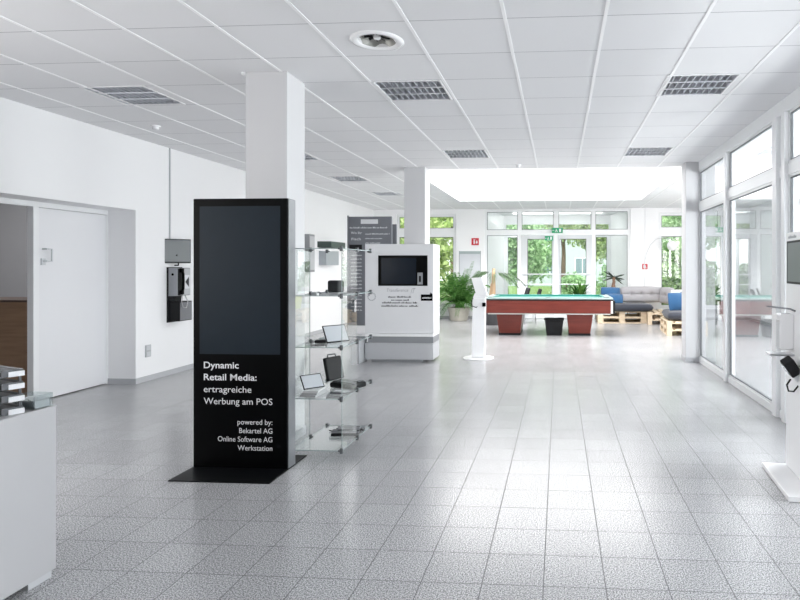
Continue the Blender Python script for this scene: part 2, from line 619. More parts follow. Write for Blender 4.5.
# left wall with its deep door recess
RX = -5.47
LY0, LY1, LH2 = 4.70, 6.83, 2.09
wm = MB()
wm.box(RX, XL, LY1, YB, 0, HC)
holed_plate(wm, YF, LY0, 0, HC, [(-0.9, 2.9, 0.8, 2.7)], lambda a0, a1, b0, b1: wm.box(RX, XL, a0, a1, b0, b1))  # unseen window opening added for the light from the left
wfr = MB().box(RX, XR, YF - .2, YF, 0, HC)
struct('wall_front', wfr, M['front'])  # unseen wall added behind the camera, grey to limit light on front faces
wm.box(RX, XL, LY0, LY1, LH2, HC)
struct('wall_left', wm, M['wall'])
rm = MB()
rm.box(-9.0, RX, 8.0, 8.1, 0, HC)
rm.box(-9.1, -9.0, 2.0, 8.1, 0, HC)
rm.box(-9.0, RX, 2.0, 2.1, 0, HC)
rm.box(-9.0, RX, 2.0, 8.1, HC, HC + 0.05)
struct('wall_side_room', rm, M['backroom'])

# back wall
W1 = (-4.44, -2.79, 0.30, 2.84)
EN = (-2.02, 1.90, 0.0, 2.945)
W2 = (2.64, 4.35, 0.30, 2.84)
bw = MB()
holed_plate(bw, RX, XR + 0.2, 0, 3.2, [W1, (EN[0], EN[1], -1, EN[3]), W2], lambda a0, a1, b0, b1: bw.box(a0, a1, YB, YB + 0.25, b0, b1))
struct('wall_back', bw, M['wall'])
rw = MB()
holed_plate(rw, YF, YB, 0, HC + 0.2, [(y, y + 2.2, 0.9, 2.7) for y in (0.0, 3.0, 6.0, 9.0, 12.0)], lambda a0, a1, b0, b1: rw.box(XR, XR + 0.2, a0, a1, b0, b1))
struct('wall_right', rw, M['wall'])

# columns (structure)
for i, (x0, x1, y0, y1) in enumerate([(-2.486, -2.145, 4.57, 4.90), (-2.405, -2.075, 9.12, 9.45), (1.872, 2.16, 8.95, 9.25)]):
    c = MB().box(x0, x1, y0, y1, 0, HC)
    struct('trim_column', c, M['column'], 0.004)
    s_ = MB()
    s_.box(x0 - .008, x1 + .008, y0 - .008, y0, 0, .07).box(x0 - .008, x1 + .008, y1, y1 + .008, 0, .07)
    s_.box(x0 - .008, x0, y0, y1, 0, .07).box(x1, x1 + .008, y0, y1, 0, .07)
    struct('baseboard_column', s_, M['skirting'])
    if i == 0:
        struct('trim_column_collar', MB().box(x0 - .03, x0, y0 - .012, y0 + .05, HC - .022, HC), M['frame'])

bb = MB()
bb.box(XL, XL + .012, LY1, YB, 0, .065)
bb.box(RX, XL + .012, LY1 - .012, LY1, 0, .065)
bb.box(XL, XL + .012, YF, LY0, 0, .065)
struct('baseboard_left', bb, M['skirting'])
bb = MB()
bb.box(XL + .012, EN[0], YB - .012, YB, 0, .065)
bb.box(EN[1], XR, YB - .012, YB, 0, .065)
struct('baseboard_back', bb, M['skirting'])
bb = MB().box(XR - .012, XR, YF, YB - .012, 0, .065)
struct('baseboard_right', bb, M['skirting'])

# door in the recess: white leaf, frame, second opening half
d1 = struct('door_1', MB().box(RX, RX + .04, 5.87, LY1 - .03, .012, 2.03), M['door'], .003)
hb = MB()
HX = RX + .04
hb.tube([(HX, 5.92, 1.60), (HX + .045, 5.92, 1.60), (HX + .045, 5.985, 1.60), (HX + .045, 5.985, 1.47), (HX + .045, 5.92, 1.47), (HX, 5.92, 1.47)], .010, 8)
hb.box(HX, HX + .012, 5.895, 5.945, 1.43, 1.50)
hb.build('door_handle', M['frame_grey'], d1)
fr = MB()
fr.box(RX - .01, RX + .045, LY0, LY1, 2.035, LH2)
fr.box(RX - .01, RX + .045, LY1 - .03, LY1, 0, 2.035)
fr.box(RX - .02, RX + .05, 5.80, 5.865, 0, 2.035)
struct('trim_door_frame', fr, M['frame'], .002)


# window and entrance glazing
def framed(mb, gk, x0, x1, z0, z1, y, w=0.05, d=0.06):
    mb.box(x0, x0 + w, y, y + d, z0, z1).box(x1 - w, x1, y, y + d, z0, z1)
    mb.box(x0 + w, x1 - w, y, y + d, z0, z0 + w).box(x0 + w, x1 - w, y, y + d, z1 - w, z1)
    if gk is not None:
        g = .012
        a, b, c_, e = x0 + w, x1 - w, z0 + w, z1 - w
        gk.box(a, a + g, y - .002, y + .02, c_, e).box(b - g, b, y - .002, y + .02, c_, e)
        gk.box(a, b, y - .002, y + .02, c_, c_ + g).box(a, b, y - .002, y + .02, e - g, e)


def window(idx, R, transom=(2.26, 2.40)):
    x0, x1, z0, z1 = R
    f, g, p = MB(), MB(), MB()
    y = YB + 0.06
    framed(f, None, x0, x1, z0, z1, y, .03, .09)
    xm = (x0 + x1) / 2
    f.box(xm - .035, xm + .035, y, y + .09, z0 + .03, z1 - .03)
    f.box(x0 + .03, x1 - .03, y + .004, y + .086, *transom)
    for a, b in ((x0 + .03, xm - .035), (xm + .035, x1 - .03)):
        framed(f, g, a, b, transom[1], z1 - .03, y - .01, .05, .07)
        framed(f, g, a, b, z0 + .03, transom[0], y - .01, .05, .07)
        p.box(a, b, y + .03, y + .036, z0 + .05, z1 - .05)
    w_ = struct('window_%d' % idx, f, M['frame'], .003)
    g.build('gasket', M['gasket'], w_)
    p.build('pane', M['glass'], w_)
    MB().box(x0 - .05, x1 + .05, YB - .14, YB + .05, z0 - .035, z0).build('window_sill', M['frame'], w_, .004)
    return w_


window(1, W1)
window(2, W2)

en, gk, gp = MB(), MB(), MB()
y = YB + .04
mull = [(-2.02, -1.965), (-1.10, -1.02), (-.13, -.03), (.88, .96), (1.845, 1.90)]
for a, b in mull: en.box(a, b, y, y + .10, 0, 2.945)
en.box(-1.965, 1.845, y + .004, y + .096, 2.27, 2.38)
en.box(-1.965, 1.845, y + .004, y + .096, 2.90, 2.943)
for i in range(4):
    a, b = mull[i][1], mull[i + 1][0]
    framed(en, gk, a, b, 2.38, 2.90, y + .01, .018, .07)
    if i in (0, 3):
        framed(en, gk, a, b, 0.0, 2.27, y + .01, .02, .07)
        en.box(a, b, y + .01, y + .08, 0, .12)
    gp.box(a, b, y + .04, y + .046, .03, 2.92)
entrance = struct('window_3', en, M['frame'], .003)
gk.build('gasket', M['gasket'], entrance)
gp.build('pane', M['glass'], entrance)
for i, (a, b) in enumerate(((-1.02, -.13), (-.03, .88))):
    dm, dg, dp = MB(), MB(), MB()
    wl_, wr_ = (.17, .05) if i == 0 else (.05, .15)
    yd = y - .012
    dm.box(a, a + wl_, yd, yd + .06, .01, 2.255).box(b - wr_, b, yd, yd + .06, .01, 2.255)
    dm.box(a + wl_, b - wr_, yd, yd + .06, .01, .13).box(a + wl_, b - wr_, yd, yd + .06, 2.15, 2.255)
    for (p, q_, c_, e) in ((a + wl_, a + wl_ + .014, .13, 2.15), (b - wr_ - .014, b - wr_, .13, 2.15), (a + wl_, b - wr_, .13, .144), (a + wl_, b - wr_, 2.136, 2.15)):
        dg.box(p, q_, yd - .002, yd + .02, c_, e)
    dr = struct('door_%d' % (i + 2), dm, M['frame_grey'], .004)
    dg.build('gasket', M['gasket'], dr)
    bar = MB()
    for zz in (1.20, .93):
        bar.tube([(a + .06, y - .05, zz), (b - .06, y - .05, zz)], .013, 8)
        bar.box(a + .05, a + .07, y - .05, y - .005, zz - .01, zz + .01).box(b - .07, b - .05, y - .05, y - .005, zz - .01, zz + .01)
    bar.build('push_bar', M['frame_grey'], dr)

# vestibule beyond the entrance doors
vb = MB()
vb.hexa([(-2.12, 16.25, 0), (-2.02, 16.25, 0), (-1.72, 18.6, 0), (-1.82, 18.6, 0)], [(-2.12, 16.25, 3.0), (-2.02, 16.25, 3.0), (-1.72, 18.6, 3.0), (-1.82, 18.6, 3.0)])
vb.hexa([(1.90, 16.25, 0), (2.00, 16.25, 0), (1.70, 18.6, 0), (1.60, 18.6, 0)], [(1.90, 16.25, 3.0), (2.00, 16.25, 3.0), (1.70, 18.6, 3.0), (1.60, 18.6, 3.0)])
holed_plate(vb, -2.12, 2.0, 16.25, 18.7, [(-1.4, 1.3, 16.7, 18.2)], lambda a0, a1, b0, b1: vb.box(a0, a1, b0, b1, 3.0, 3.06))  # roof opening added so daylight brightens the vestibule walls
vb.box(-1.82, 1.70, 18.6, 18.7, 2.78, 3.0)
struct('wall_vestibule', vb, M['wall'])
ve, vg, vp = MB(), MB(), MB()
yv = 18.6
vm = [(-1.72, -1.66), (-1.24, -1.16), (-.10, 0.0), (.98, 1.06), (1.54, 1.60)]
for a, b in vm: ve.box(a, b, yv, yv + .08, 0, 2.78)
ve.box(-1.66, 1.54, yv + .004, yv + .076, 2.38, 2.48).box(-1.66, 1.54, yv + .004, yv + .076, 2.72, 2.778)
for i in range(4):
    framed(ve, vg, vm[i][1], vm[i + 1][0], .02, 2.38, yv - .01, .06, .06)
    vp.box(vm[i][1], vm[i + 1][0], yv + .03, yv + .036, .05, 2.75)
vo = struct('window_4', ve, M['frame'], .003)
vg.build('gasket', M['gasket'], vo)
vp.build('pane', M['glass'], vo)

# glazed partition along the right side
PX0, PX1 = 2.03, 2.15
pf, pg, pp = MB(), MB(), MB()
posts = [(9.10, 9.20), (7.43, 7.52), (5.73, 5.84), (5.52, 5.60), (5.02, 5.14), (3.30, 3.42), (1.60, 1.72), (-.1, .02)]
for a, b in posts: pf.box(PX0, PX1, a, b, 0, HC - .14)
pf.box(PX0 + .03, PX1 + .01, -.1, 8.95, HC - .14, HC)
ys = [p[0] for p in posts] + [0]
for i in range(len(posts) - 1):
    y1_, y0_ = posts[i][0], posts[i + 1][1]
    if i == 0: y1_ = 8.95
    pf.box(PX0 + .03, PX1 - .01, y0_, y1_, 2.24, 2.35)
    pf.box(PX0 + .03, PX1 - .01, y0_, y1_, 0, .075)
    for z0, z1 in ((.075, 2.24), (2.35, HC - .14)):
        w_, g_ = .022, .01
        for (a, b, c_, e) in ((y0_, y0_ + w_, z0, z1), (y1_ - w_, y1_, z0, z1), (y0_, y1_, z0, z0 + w_), (y0_, y1_, z1 - w_, z1)):
            pf.box(PX0 + .04, PX0 + .075, a, b, c_, e)
        a, b, c_, e = y0_ + w_, y1_ - w_, z0 + w_, z1 - w_
        for (a2, b2, c2, e2) in ((a, a + g_, c_, e), (b - g_, b, c_, e), (a, b, c_, c_ + g_), (a, b, e - g_, e)):
            pg.box(PX0 + .045, PX0 + .068, a2, b2, c2, e2)
    pp.box(PX0 + .056, PX0 + .062, y0_, y1_, .07, HC - .14)
pr = struct('wall_partition', pf, M['frame'], .003)
pg.build('gasket', M['gasket'], pr)
pp.build('pane', M['glass_partition'], pr)

# ================================================================== CEILING FITTINGS
def make_louver_light():
    root = empty('ceiling_light', (0, 0, HC))
    h = MB()
    a, t_ = LH - .001, .006
    h.box(-a, a, -a, a, .10, .106)
    h.box(-a, -a + t_, -a, a, .0, .10).box(a - t_, a, -a, a, 0, .10).box(-a + t_, a - t_, -a, -a + t_, 0, .10).box(-a + t_, a - t_, a - t_, a, 0, .10)
    h.build('housing', M['white_steel'], root)
    f = MB()
    o_, i_ = LH + .008, LH - .005
    f.box(-o_, -i_, -o_, o_, -.006, 0).box(i_, o_, -o_, o_, -.006, 0).box(-i_, i_, -o_, -i_, -.006, 0).box(-i_, i_, i_, o_, -.006, 0)
    f.build('frame', M['white_steel'], root)
    l = MB()
    rows = 3
    rw_ = 2 * i_ / rows
    for r in range(rows + 1):
        yy = -i_ + r * rw_
        l.hexa([(-i_, yy - .012, 0), (i_, yy - .012, 0), (i_, yy + .012, 0), (-i_, yy + .012, 0)],
               [(-i_, yy - .002, .045), (i_, yy - .002, .045), (i_, yy + .002, .045), (-i_, yy + .002, .045)])
    nb = 10
    for r in range(rows):
        y0, y1 = -i_ + r * rw_ + .012, -i_ + (r + 1) * rw_ - .012
        for q in range(nb + 1):
            xx = -i_ + q * 2 * i_ / nb
            l.hexa([(xx - .003, y0, .002), (xx + .003, y0, .002), (xx + .003, y1, .002), (xx - .003, y1, .002)],
                   [(xx - .001, y0, .045), (xx + .001, y0, .045), (xx + .001, y1, .045), (xx - .001, y1, .045)])
    l.build('louvre', M['louver'], root)
    for r in range(rows):
        yy = -i_ + (r + .5) * rw_
        MB().tube([(-i_ + .02, yy, .075), (i_ - .02, yy, .075)], .013, 10).build('fluorescent_tube', M['tube'], root, smooth=True)
    return root


light_labels = ['square louvred ceiling light just beyond the round ceiling vent',
                'square louvred ceiling light nearest the glazed partition on the right',
                'large square louvred ceiling light nearest the door recess in left wall',
                'small louvred ceiling light over the palm side, left one above the billiard hall',
                'louvred ceiling light by the right column, beyond the larger one near the partition',
                'louvred ceiling light half hidden behind the front column',
                'pale louvred ceiling light above the glass shelves, between front and middle columns',
                'farthest faint louvred ceiling light, just left of the middle column']
L0 = make_louver_light()
for i, (x, y) in enumerate(lights_xy):
    o = L0 if i == 0 else copy_tree(L0)
    o.location = (x, y, HC)
    tag(o, light_labels[i], 'ceiling light', 'louvred ceiling lights')

v = empty('ceiling_vent', (VENT[0], VENT[1], HC), 0, 'round white swirl ceiling vent with a dark recessed bowl', 'vent')
MB().lathe([(.128, .0), (.133, -.010), (.160, -.014), (.181, -.006), (.181, -.0005)], 48, closed=False).build('rim', M['white_gloss'], v, smooth=True)
MB().lathe([(.130, -.004), (.112, .035), (.085, .075), (.03, .085), (.0, .085)], 48, closed=False).build('bowl', mat('vent_bowl', (.30, .30, .28), .4, .5), v, smooth=True)
vn = MB()
for i in range(10):
    a = 2 * PI * i / 10
    mt_ = Matrix.Rotation(a, 4, 'Z') @ Matrix.Translation((.06, 0, .03)) @ Matrix.Rotation(.7, 4, 'X')
    vn.box(-.030, .030, -.008, .008, -.001, .001, mt_)
vn.build('vane', M['blackplastic'], v)
MB().lathe([(.0, .008), (.022, .010), (.026, .018), (.020, .045), (.0, .045)], 24, closed=False).build('hub', M['white_gloss'], v, smooth=True)


def detector(loc, label):
    d = empty('smoke_detector', loc, 0, label, 'smoke detector', 'smoke detectors')
    MB().lathe([(.0, -.012), (.048, -.012), (.05, -.003), (.05, 0), (0, 0)], 24, closed=False).build('base', M['white_steel'], d, smooth=False)
    MB().lathe([(.0, -.048), (.024, -.046), (.034, -.034), (.034, -.012), (0, -.012)], 24, closed=False).build('sensor_head', M['kiosk'], d, smooth=False)


detector((-4.42, 6.25, HC), 'small white smoke detector near the top of left wall')
detector((-.62, 9.02, HC), 'small smoke detector at the front edge of the skylight')

# ================================================================== DARK DISPLAY TOTEM
T = empty('display_totem', (-2.225, 4.08, 0), 0, 'tall black digital signage totem with dark portrait screen and white lettering', 'display totem')
HW, TF, TB, TH = .340, -.06, .06, 1.892
MB().box(-HW, HW, TF, TB - .001, .008, TH).build('body', M['blackrough'], T, .003)
MB().box(HW, HW + .004, TF + .012, TB - .002, .008, TH - .004).build('side_panel', M['sidegrey'], T)
MB().box(-HW + .004, HW - .004, TF - .004, TF, .01, TH - .004).build('front_glass', M['black'], T, .0015)
MB().box(-.291, .291, TF - .0052, TF - .0042, .803, 1.838).build('screen', M['screen'], T)
MB().box(-HW - .005, HW + .005, -.325, .25, 0, .008).build('base_plate', M['blackrough'], T, .002)
yy = TF - .0045
S = .00705
X = lambda p: -.34 + (p - 193) * S
Zp = lambda q: 1.42 - (q - 266) * S * .993
for s_, q, p1, b in (('Dynamic', 368.2, 240.2, .014), ('Retail Media:', 380.2, 258.6, .014), ('ertragreiche', 392.3, 253.2, 0), ('Werbung am POS', 404.2, 274.7, 0)):
    tx = MB()
    text_mb(s_, tx, (p1 - 204.3) * S, .047, (X(204.3), yy, Zp(q)), (1, 0, 0), (0, 0, 1), 'left', b)
    tx.build('text_line', M['print_white'], T)
for s_, q, w_ in (('powered by:', 424.0, 35.6), ('Bekartel AG', 432.6, 33.8), ('Online Software AG', 441.2, 55.8), ('Werkstation', 449.8, 35.4)):
    tx = MB()
    text_mb(s_, tx, w_ * S, .038, (X(274.6), yy, Zp(q)), (1, 0, 0), (0, 0, 1), 'right', 0)
    tx.build('text_line', M['print_white'], T)

# ================================================================== GLASS SHELF TOWER
GX0, GX1 = -1.925, -1.555
GY = (4.165, 4.50, 4.83)
GZ = (.095, .465, .835, 1.205, 1.545)
G = empty('glass_display_shelf', (0, 0, 0), 0, 'open tower of clear glass shelves with dark clamps beside the black totem', 'display shelf')
for z in GZ:
    sh = MB()
    sh.box(GX0, GX1, GY[0], GY[2], z - .003, z + .003)
    s_ = sh.build('shelf', M['glass_shelf'], G)
    e = MB()
    e.box(GX0, GX1, GY[0] - .0015, GY[0], z - .003, z + .003).box(GX1, GX1 + .0015, GY[0], GY[2], z - .003, z + .003).box(GX0, GX1, GY[2], GY[2] + .0015, z - .003, z + .003)
    e.box(GX0 - .0015, GX0, GY[0], GY[2], z - .003, z + .003)
    e.build('shelf_edge', M['glass_edge'], s_)
for i in range(4):
    z0, z1 = GZ[i] + .008, GZ[i + 1] - .008
    for (x, ya, yb) in ((GX0, GY[0], GY[1]), (GX1, GY[0], GY[1])):
        p = MB().box(x - .0025, x + .0025, ya + .012, yb - .012, z0, z1).build('side_pane', M['glass_shelf'], G)
        ye = ya + .010 if x == GX1 else yb - .012
        MB().box(x - .0022, x + .0022, ye, ye + .002, z0, z1).build('pane_edge', M['glass_edge'], p)
for x in (GX0 + .01,):
    for y in GY[:1]:
        MB().lathe([(.008, .008), (.008, GZ[0] - .018)], 12, x, y).build('foot', M['darksteel'], G)
for z in GZ:
    for x in (GX0, GX1):
        for y in GY:
            c = MB().lathe([(.010, -.018), (.012, -.016), (.012, .016), (.010, .018)], 14)
            sx = .014 if x == GX0 else -.014
            c.tube([(0, 0, 0), (sx * 1.6, 0, 0)], .007, 8)
            c.build('clamp', M['darksteel'], G, loc=(x, y, z))


# things on the glass shelves
def tilted_panel(name, loc, rz, w, h, thick, tilt, mface, medge, label, cat, stand=True):
    r = empty(name, loc, rz, label, cat)
    mt_ = Matrix.Rotation(tilt, 4, 'X')
    MB().box(-w / 2, w / 2, 0, thick, 0, h, mt_).build('casing', medge, r, .002)
    MB().box(-w / 2 + .006, w / 2 - .006, -.001, 0, .008, h - .008, mt_).build('screen', mface, r)
    if stand:
        z = h * .6 * math.cos(tilt)
        yb = -h * .6 * math.sin(tilt)
        MB().hexa([(-.02, yb + .07, 0), (.02, yb + .07, 0), (.02, yb + .075, 0), (-.02, yb + .075, 0)],
                  [(-.02, yb + thick * .7, z), (.02, yb + thick * .7, z), (.02, yb + thick * .7 + .005, z), (-.02, yb + thick * .7 + .005, z)]).build('stand', medge, r)
    return r


PALE = mat('pale_screen_film', (.68, .70, .74), .3, var=.02)
Z0 = GZ[0] + .0032
dv = empty('card_printer', (-1.675, 4.60, Z0), math.radians(6), 'flat dark ribbed device with cables, alone on the lowest glass shelf', 'device')
MB().box(-.10, .10, -.09, .09, .0, .022).build('casing', M['blackplastic'], dv, .006)
rib = MB()
for i in range(6):
    rib.box(-.115 + i * .006, .115 - i * .004, -.085 + i * .030, -.070 + i * .030, .024, .030 + .004 * (i % 3))
rib.build('rib', M['kiosk_band'], dv, .002)
MB().box(-.06, .06, -.05, .05, .0225, .045).build('lid', M['tray'], dv, .006)
cb = MB()
cb.tube([(.09, -.05, .03), (.125, -.06, .045), (.135, 0, .02), (.12, .06, .008), (.09, .09, .006)], .004, 6)
cb.build('cable', M['blackplastic'], dv, smooth=True)
cb = MB()
cb.tube([(-.09, -.05, .03), (-.13, -.02, .03), (-.12, .05, .008), (-.05, .10, .006)], .004, 6)
cb.build('cable', M['blackplastic'], dv, smooth=True)

Z1 = GZ[1] + .0032
cs = empty('hard_case', (-1.655, 4.58, Z1), math.radians(-24), 'open black hard case with raised lid on the second glass shelf', 'case')
MB().box(-.115, .115, -.085, .085, 0, .042).build('shell', M['blackplastic'], cs, .012)
inn = MB()
for i in range(3):
    for j in range(2):
        inn.box(-.10 + i * .07, -.04 + i * .07, -.07 + j * .075, -.005 + j * .075, .0425, .052)
inn.build('inlay', M['tray'], cs, .004)
lid = Matrix.Translation((-.115, 0, .05)) @ Matrix.Rotation(math.radians(-14), 4, 'Y')
MB().box(-.035, 0, -.085, .085, 0, .185, lid).build('lid', M['blackplastic'], cs, .010)
hd = MB().tube([lid @ Vector(p) for p in ((-.017, -.045, .18), (-.017, -.04, .205), (-.017, .04, .205), (-.017, .045, .18))], .006, 8)
hd.build('handle', M['tray'], cs, smooth=True)
cardz = empty('card_reader', (-1.625, 4.36, Z1), math.radians(-10), 'thin grey card reader lying in front of the open hard case', 'card reader')
MB().box(-.075, .075, -.045, .045, 0, .012).build('casing', M['tray'], cardz, .004)
MB().box(-.06, .05, -.034, .03, .0121, .0135).build('card', M['kiosk'], cardz)
for i, (w_, d_, z_, lab) in enumerate(((.062, .095, 0, 'lowest grey brochure pack under the tilted tablet'), (.058, .09, .0145, 'middle grey brochure pack under the tilted tablet'), (.055, .085, .029, 'topmost pale brochure pack directly under the tilted tablet'))):
    b = empty('brochure_pack', (-1.81, 4.30, Z1 + z_), math.radians(-6 + 5 * i), lab, 'brochure pack', 'brochure packs on the second glass shelf')
    MB().box(-w_, w_, -d_, d_, 0, .0135).build('pages', M['pagegrey'] if i < 2 else M['paper'], b, .001)
tilted_panel('tablet', (-1.812, 4.31, Z1 + .0437), math.radians(48), .16, .12, .009, math.radians(-38), PALE, M['blackplastic'], 'tilted tablet with pale screen on the brochure stack, second glass shelf', 'tablet')

Z2 = GZ[2] + .0032
tilted_panel('tablet', (-1.69, 4.47, Z2), math.radians(50), .19, .145, .009, math.radians(-32), PALE, M['blackplastic'], 'larger tilted tablet with pale screen, alone upright on the middle glass shelf', 'tablet')
pb = empty('power_adapter', (-1.80, 4.40, Z2), math.radians(8), 'low black power adapter box on the middle glass shelf', 'power adapter')
MB().box(-.042, .042, -.026, .026, 0, .022).build('casing', M['blackplastic'], pb, .005)
MB().tube([(-.04, 0, .01), (-.06, -.03, .006), (-.05, -.10, .004), (-.03, -.17, .004), (.06, -.15, .004)], .003, 6).build('cable', M['blackplastic'], pb, smooth=True)

Z3 = GZ[3] + .0032
sp_ = empty('speaker', (-1.70, 4.44, Z3 + .0045), math.radians(-15), 'rounded black box speaker on the fourth glass shelf', 'speaker')
MB().box(-.052, .052, -.04, .04, .004, .098).build('cabinet', mat('dark_grey_grille', (.045, .048, .05), .6, var=.2, scale=150), sp_, .016, seg=4)
MB().box(-.045, .045, -.033, .033, 0, .006).build('foot', M['kiosk'], sp_)
fp = empty('metal_tray', (-1.69, 4.44, Z3), math.radians(-5), 'thin grey metal tray under the black speaker', 'tray')
MB().box(-.09, .12, -.09, .10, 0, .0044).build('plate', M['kiosk_low'], fp, .001)
cc = empty('cable_adapter', (-1.825, 4.33, Z3), 0, 'small white adapter with looped cable left of the speaker', 'adapter')
MB().box(-.022, .022, -.014, .014, 0, .018).build('plug', M['kiosk_low'], cc, .004)
pts = [(.02 + .02 * math.cos(a), .02 * math.sin(a) + .02, .005 + .012 * abs(math.sin(a))) for a in [i * .5 for i in range(14)]]
MB().tube(pts + [(.05, .07, .012), (.055, .09, .022)], .0022, 6).build('cable', M['tray'], cc, smooth=True)

# ================================================================== GREY SELF-SERVICE KIOSK
K = empty('self_service_kiosk', (-2.357, 8.88, 0), 0, 'pale grey floor kiosk with dark landscape screen, standing before the middle column', 'kiosk')
S = .01479
X = lambda p: -.513 + (p - 364.5) * S
Zp = lambda q: 1.42 - (q - 266) * S * .99
KW, KF, KB = .513, -.23, .21
MB().box(-KW, KW, KF, KB, Zp(334), 1.745).build('cabinet', M['kiosk'], K, .004)
MB().box(KW, KW + .003, KF + .004, KB - .004, Zp(334), 1.741).build('side_panel', M['white_steel'], K)
MB().box(-KW, KW, KF - .02, KB, .04, Zp(343.6)).build('plinth_drawer', M['kiosk_low'], K, .004)
MB().box(-KW + .05, KW, KF - .012, KB - .01, Zp(343.4), Zp(337)).build('recess_band', M['kiosk_band'], K)
MB().box(-KW, KW, KF - .025, KB, Zp(337), Zp(334.2)).build('ledge', M['white_steel'], K, .002)
MB().box(-KW + .1, KW - .16, KF + .0, KB - .05, 0, .04).build('foot', M['kiosk_band'], K)
MB().box(X(378), X(428), KF - .006, KF, Zp(286), Zp(255.3)).build('bezel', M['black'], K, .003)
MB().box(X(381.3), X(416.5), KF - .0075, KF - .0062, Zp(284), Zp(258)).build('screen', M['screen_blue'], K)
cr = MB().box(X(418), X(423.3), KF - .018, KF - .006, Zp(284.6), Zp(272.6)).build('card_slot', M['kiosk_band'], K, .003)
MB().box(X(419.7), X(421.6), KF - .0195, KF - .018, Zp(282), Zp(276)).build('slot', M['black'], cr)
MB().lathe([(.0, 0), (.019, 0), (.019, .006), (0, .006)], 20, mtx=Matrix.Translation((X(368), KF, Zp(251.3))) @ Matrix.Rotation(PI / 2, 4, 'X'), closed=False).build('lock', M['black'], K)
em = MB()
for i in range(14):
    a = 2 * PI * i / 14
    cx, cz = X(371.3) + .056 * math.cos(a), Zp(297) + .056 * math.sin(a)
    em.box(cx - .008, cx + .008, KF - .0015, KF, cz - .008, cz + .008, None)
em.box(X(367.4), X(369.4), KF - .0015, KF, Zp(296.4), Zp(293.2))
em.build('round_emblem', M['print_grey'], K)
tt = MB()
text_mb('Transference', tt, .33, .052, (X(386), KF - .0005, Zp(292)), (1, 0, 0), (.25, 0, 1), 'left')
text_mb('IT', tt, .05, .085, (X(411), KF - .0005, Zp(293.5)), (1, 0, 0), (.3, 0, 1), 'left')
tt.build('title_lettering', M['print_grey'], K)
st = MB()
for i, (q, a, b) in enumerate(((298.0, 388, 411.3), (301.1, 391.3, 409.3), (303.8, 382, 417.3), (307.1, 381.3, 418.6))):
    strokes(st, X(a), X(b), Zp(q), .026, KF, i)
st.build('small_print', M['print_black'], K)
bl = MB().box(X(421.3), X(433.0), KF - .003, KF, Zp(301), Zp(294.6))
bl.add([(X(430.3), KF - .003, Zp(294.6)), (X(433), KF - .003, Zp(294.6)), (X(431.2), KF - .003, Zp(292.4))], [(0, 1, 2)])
bl = bl.build('black_label', M['black'], K)
st = MB()
strokes(st, X(422.6), X(431.8), Zp(298.8), .022, KF - .003, 9)
st.build('label_print', M['print_white'], bl)

pl = empty('plinth', (-2.943, 8.60, 0), 0, 'small low white plinth block left of the grey kiosk', 'plinth')
MB().box(-.062, .062, -.18, .18, 0, .385).build('body', M['kiosk_low'], pl, .003)
MB().box(-.068, .068, -.186, .186, .385, .40).build('top_plate', M['white_steel'], pl, .002)

# grey exhibition board behind
B = empty('exhibition_board', (-3.32, 10.4, 0), 0, 'tall grey printed exhibition board with white text behind the grey kiosk', 'display board')
BD = mat('grey_board_print', (.155, .165, .185), .5, var=.25, scale=2.5)
MB().box(-.43, .36, -.02, .02, .36, 2.30).build('panel', BD, B, .003)
MB().box(-.38, .415, .10, .14, .36, 2.17).build('rear_panel', BD, B, .003)
MB().box(-.445, -.43, -.03, .03, .0, 2.32).build('side_post', M['sidegrey'], B)
MB().box(-.43, .43, -.06, .16, 0, .36).build('base', M['white_steel'], B, .004)
bt = MB()
strokes(bt, -.40, .28, 2.09, .026, -.0205, 21)
strokes(bt, -.12, .32, 1.98, .022, -.0205, 22)
strokes(bt, -.12, .20, 1.90, .018, -.0205, 23)
strokes(bt, -.12, .15, 1.82, .018, -.0205, 24)
for i in range(16):
    strokes(bt, -.38, -.18, 1.60 - i * .065, .02, -.0205, 30 + i)
text_mb('Wo Ihr', bt, .20, .045, (-.38, -.0205, 1.99), (1, 0, 0), (0, 0, 1), 'left', .01)
text_mb('Fisch', bt, .17, .045, (-.37, -.0205, 1.88), (1, 0, 0), (0, 0, 1), 'left', .01)
bt.box(-.20, .11, -.022, -.0202, 2.17, 2.25)
bt.build('print', M['print_white'], B)
MB().box(-.41, -.18, -.0215, -.0202, 1.68, 1.80).build('dark_picture', M['blackplastic'], B)

# ================================================================== WHITE TERMINAL STAND (mid hall)
P = empty('information_terminal', (-1.235, 9.10, 0), 0, 'slim white terminal stand with tilted head in front of the red billiard table', 'terminal')
MB().lathe([(.235, 0), (.24, .004), (.24, .012), (.232, .016), (0, .016)], 48).build('base_plate', M['white_gloss'], P)
MB().hexa([(-.105, -.07, .016), (.10, -.07, .016), (.10, .07, .016), (-.105, .07, .016)], [(-.085, -.055, .93), (.115, -.055, .93), (.115, .055, .93), (-.085, .055, .93)]).build('post', M['white_gloss'], P, .012, seg=3)
MB().hexa([(-.085, -.05, .93), (.115, -.05, .93), (.115, .05, .93), (-.085, .05, .93)], [(-.055, -.045, 1.005), (.145, -.045, 1.005), (.145, .045, 1.005), (-.055, .045, 1.005)]).build('neck', M['white_gloss'], P, .006)
MB().hexa([(-.035, -.06, .985), (.155, -.10, .965), (.165, -.07, .965), (-.025, -.03, .985)], [(-.125, .05, 1.235), (.045, .02, 1.245), (.055, .05, 1.245), (-.115, .08, 1.235)]).build('head', M['white_gloss'], P, .006)
rd = MB().box(.065, .118, -.078, -.058, .80, .86).build('card_reader', M['black'], P, .004)
MB().tube([(-.075, -.06, .93), (-.10, -.09, .88), (-.085, -.10, .81), (-.02, -.09, .785), (-.015, -.06, .80)], .006, 6).build('cable', M['blackplastic'], P, smooth=True)

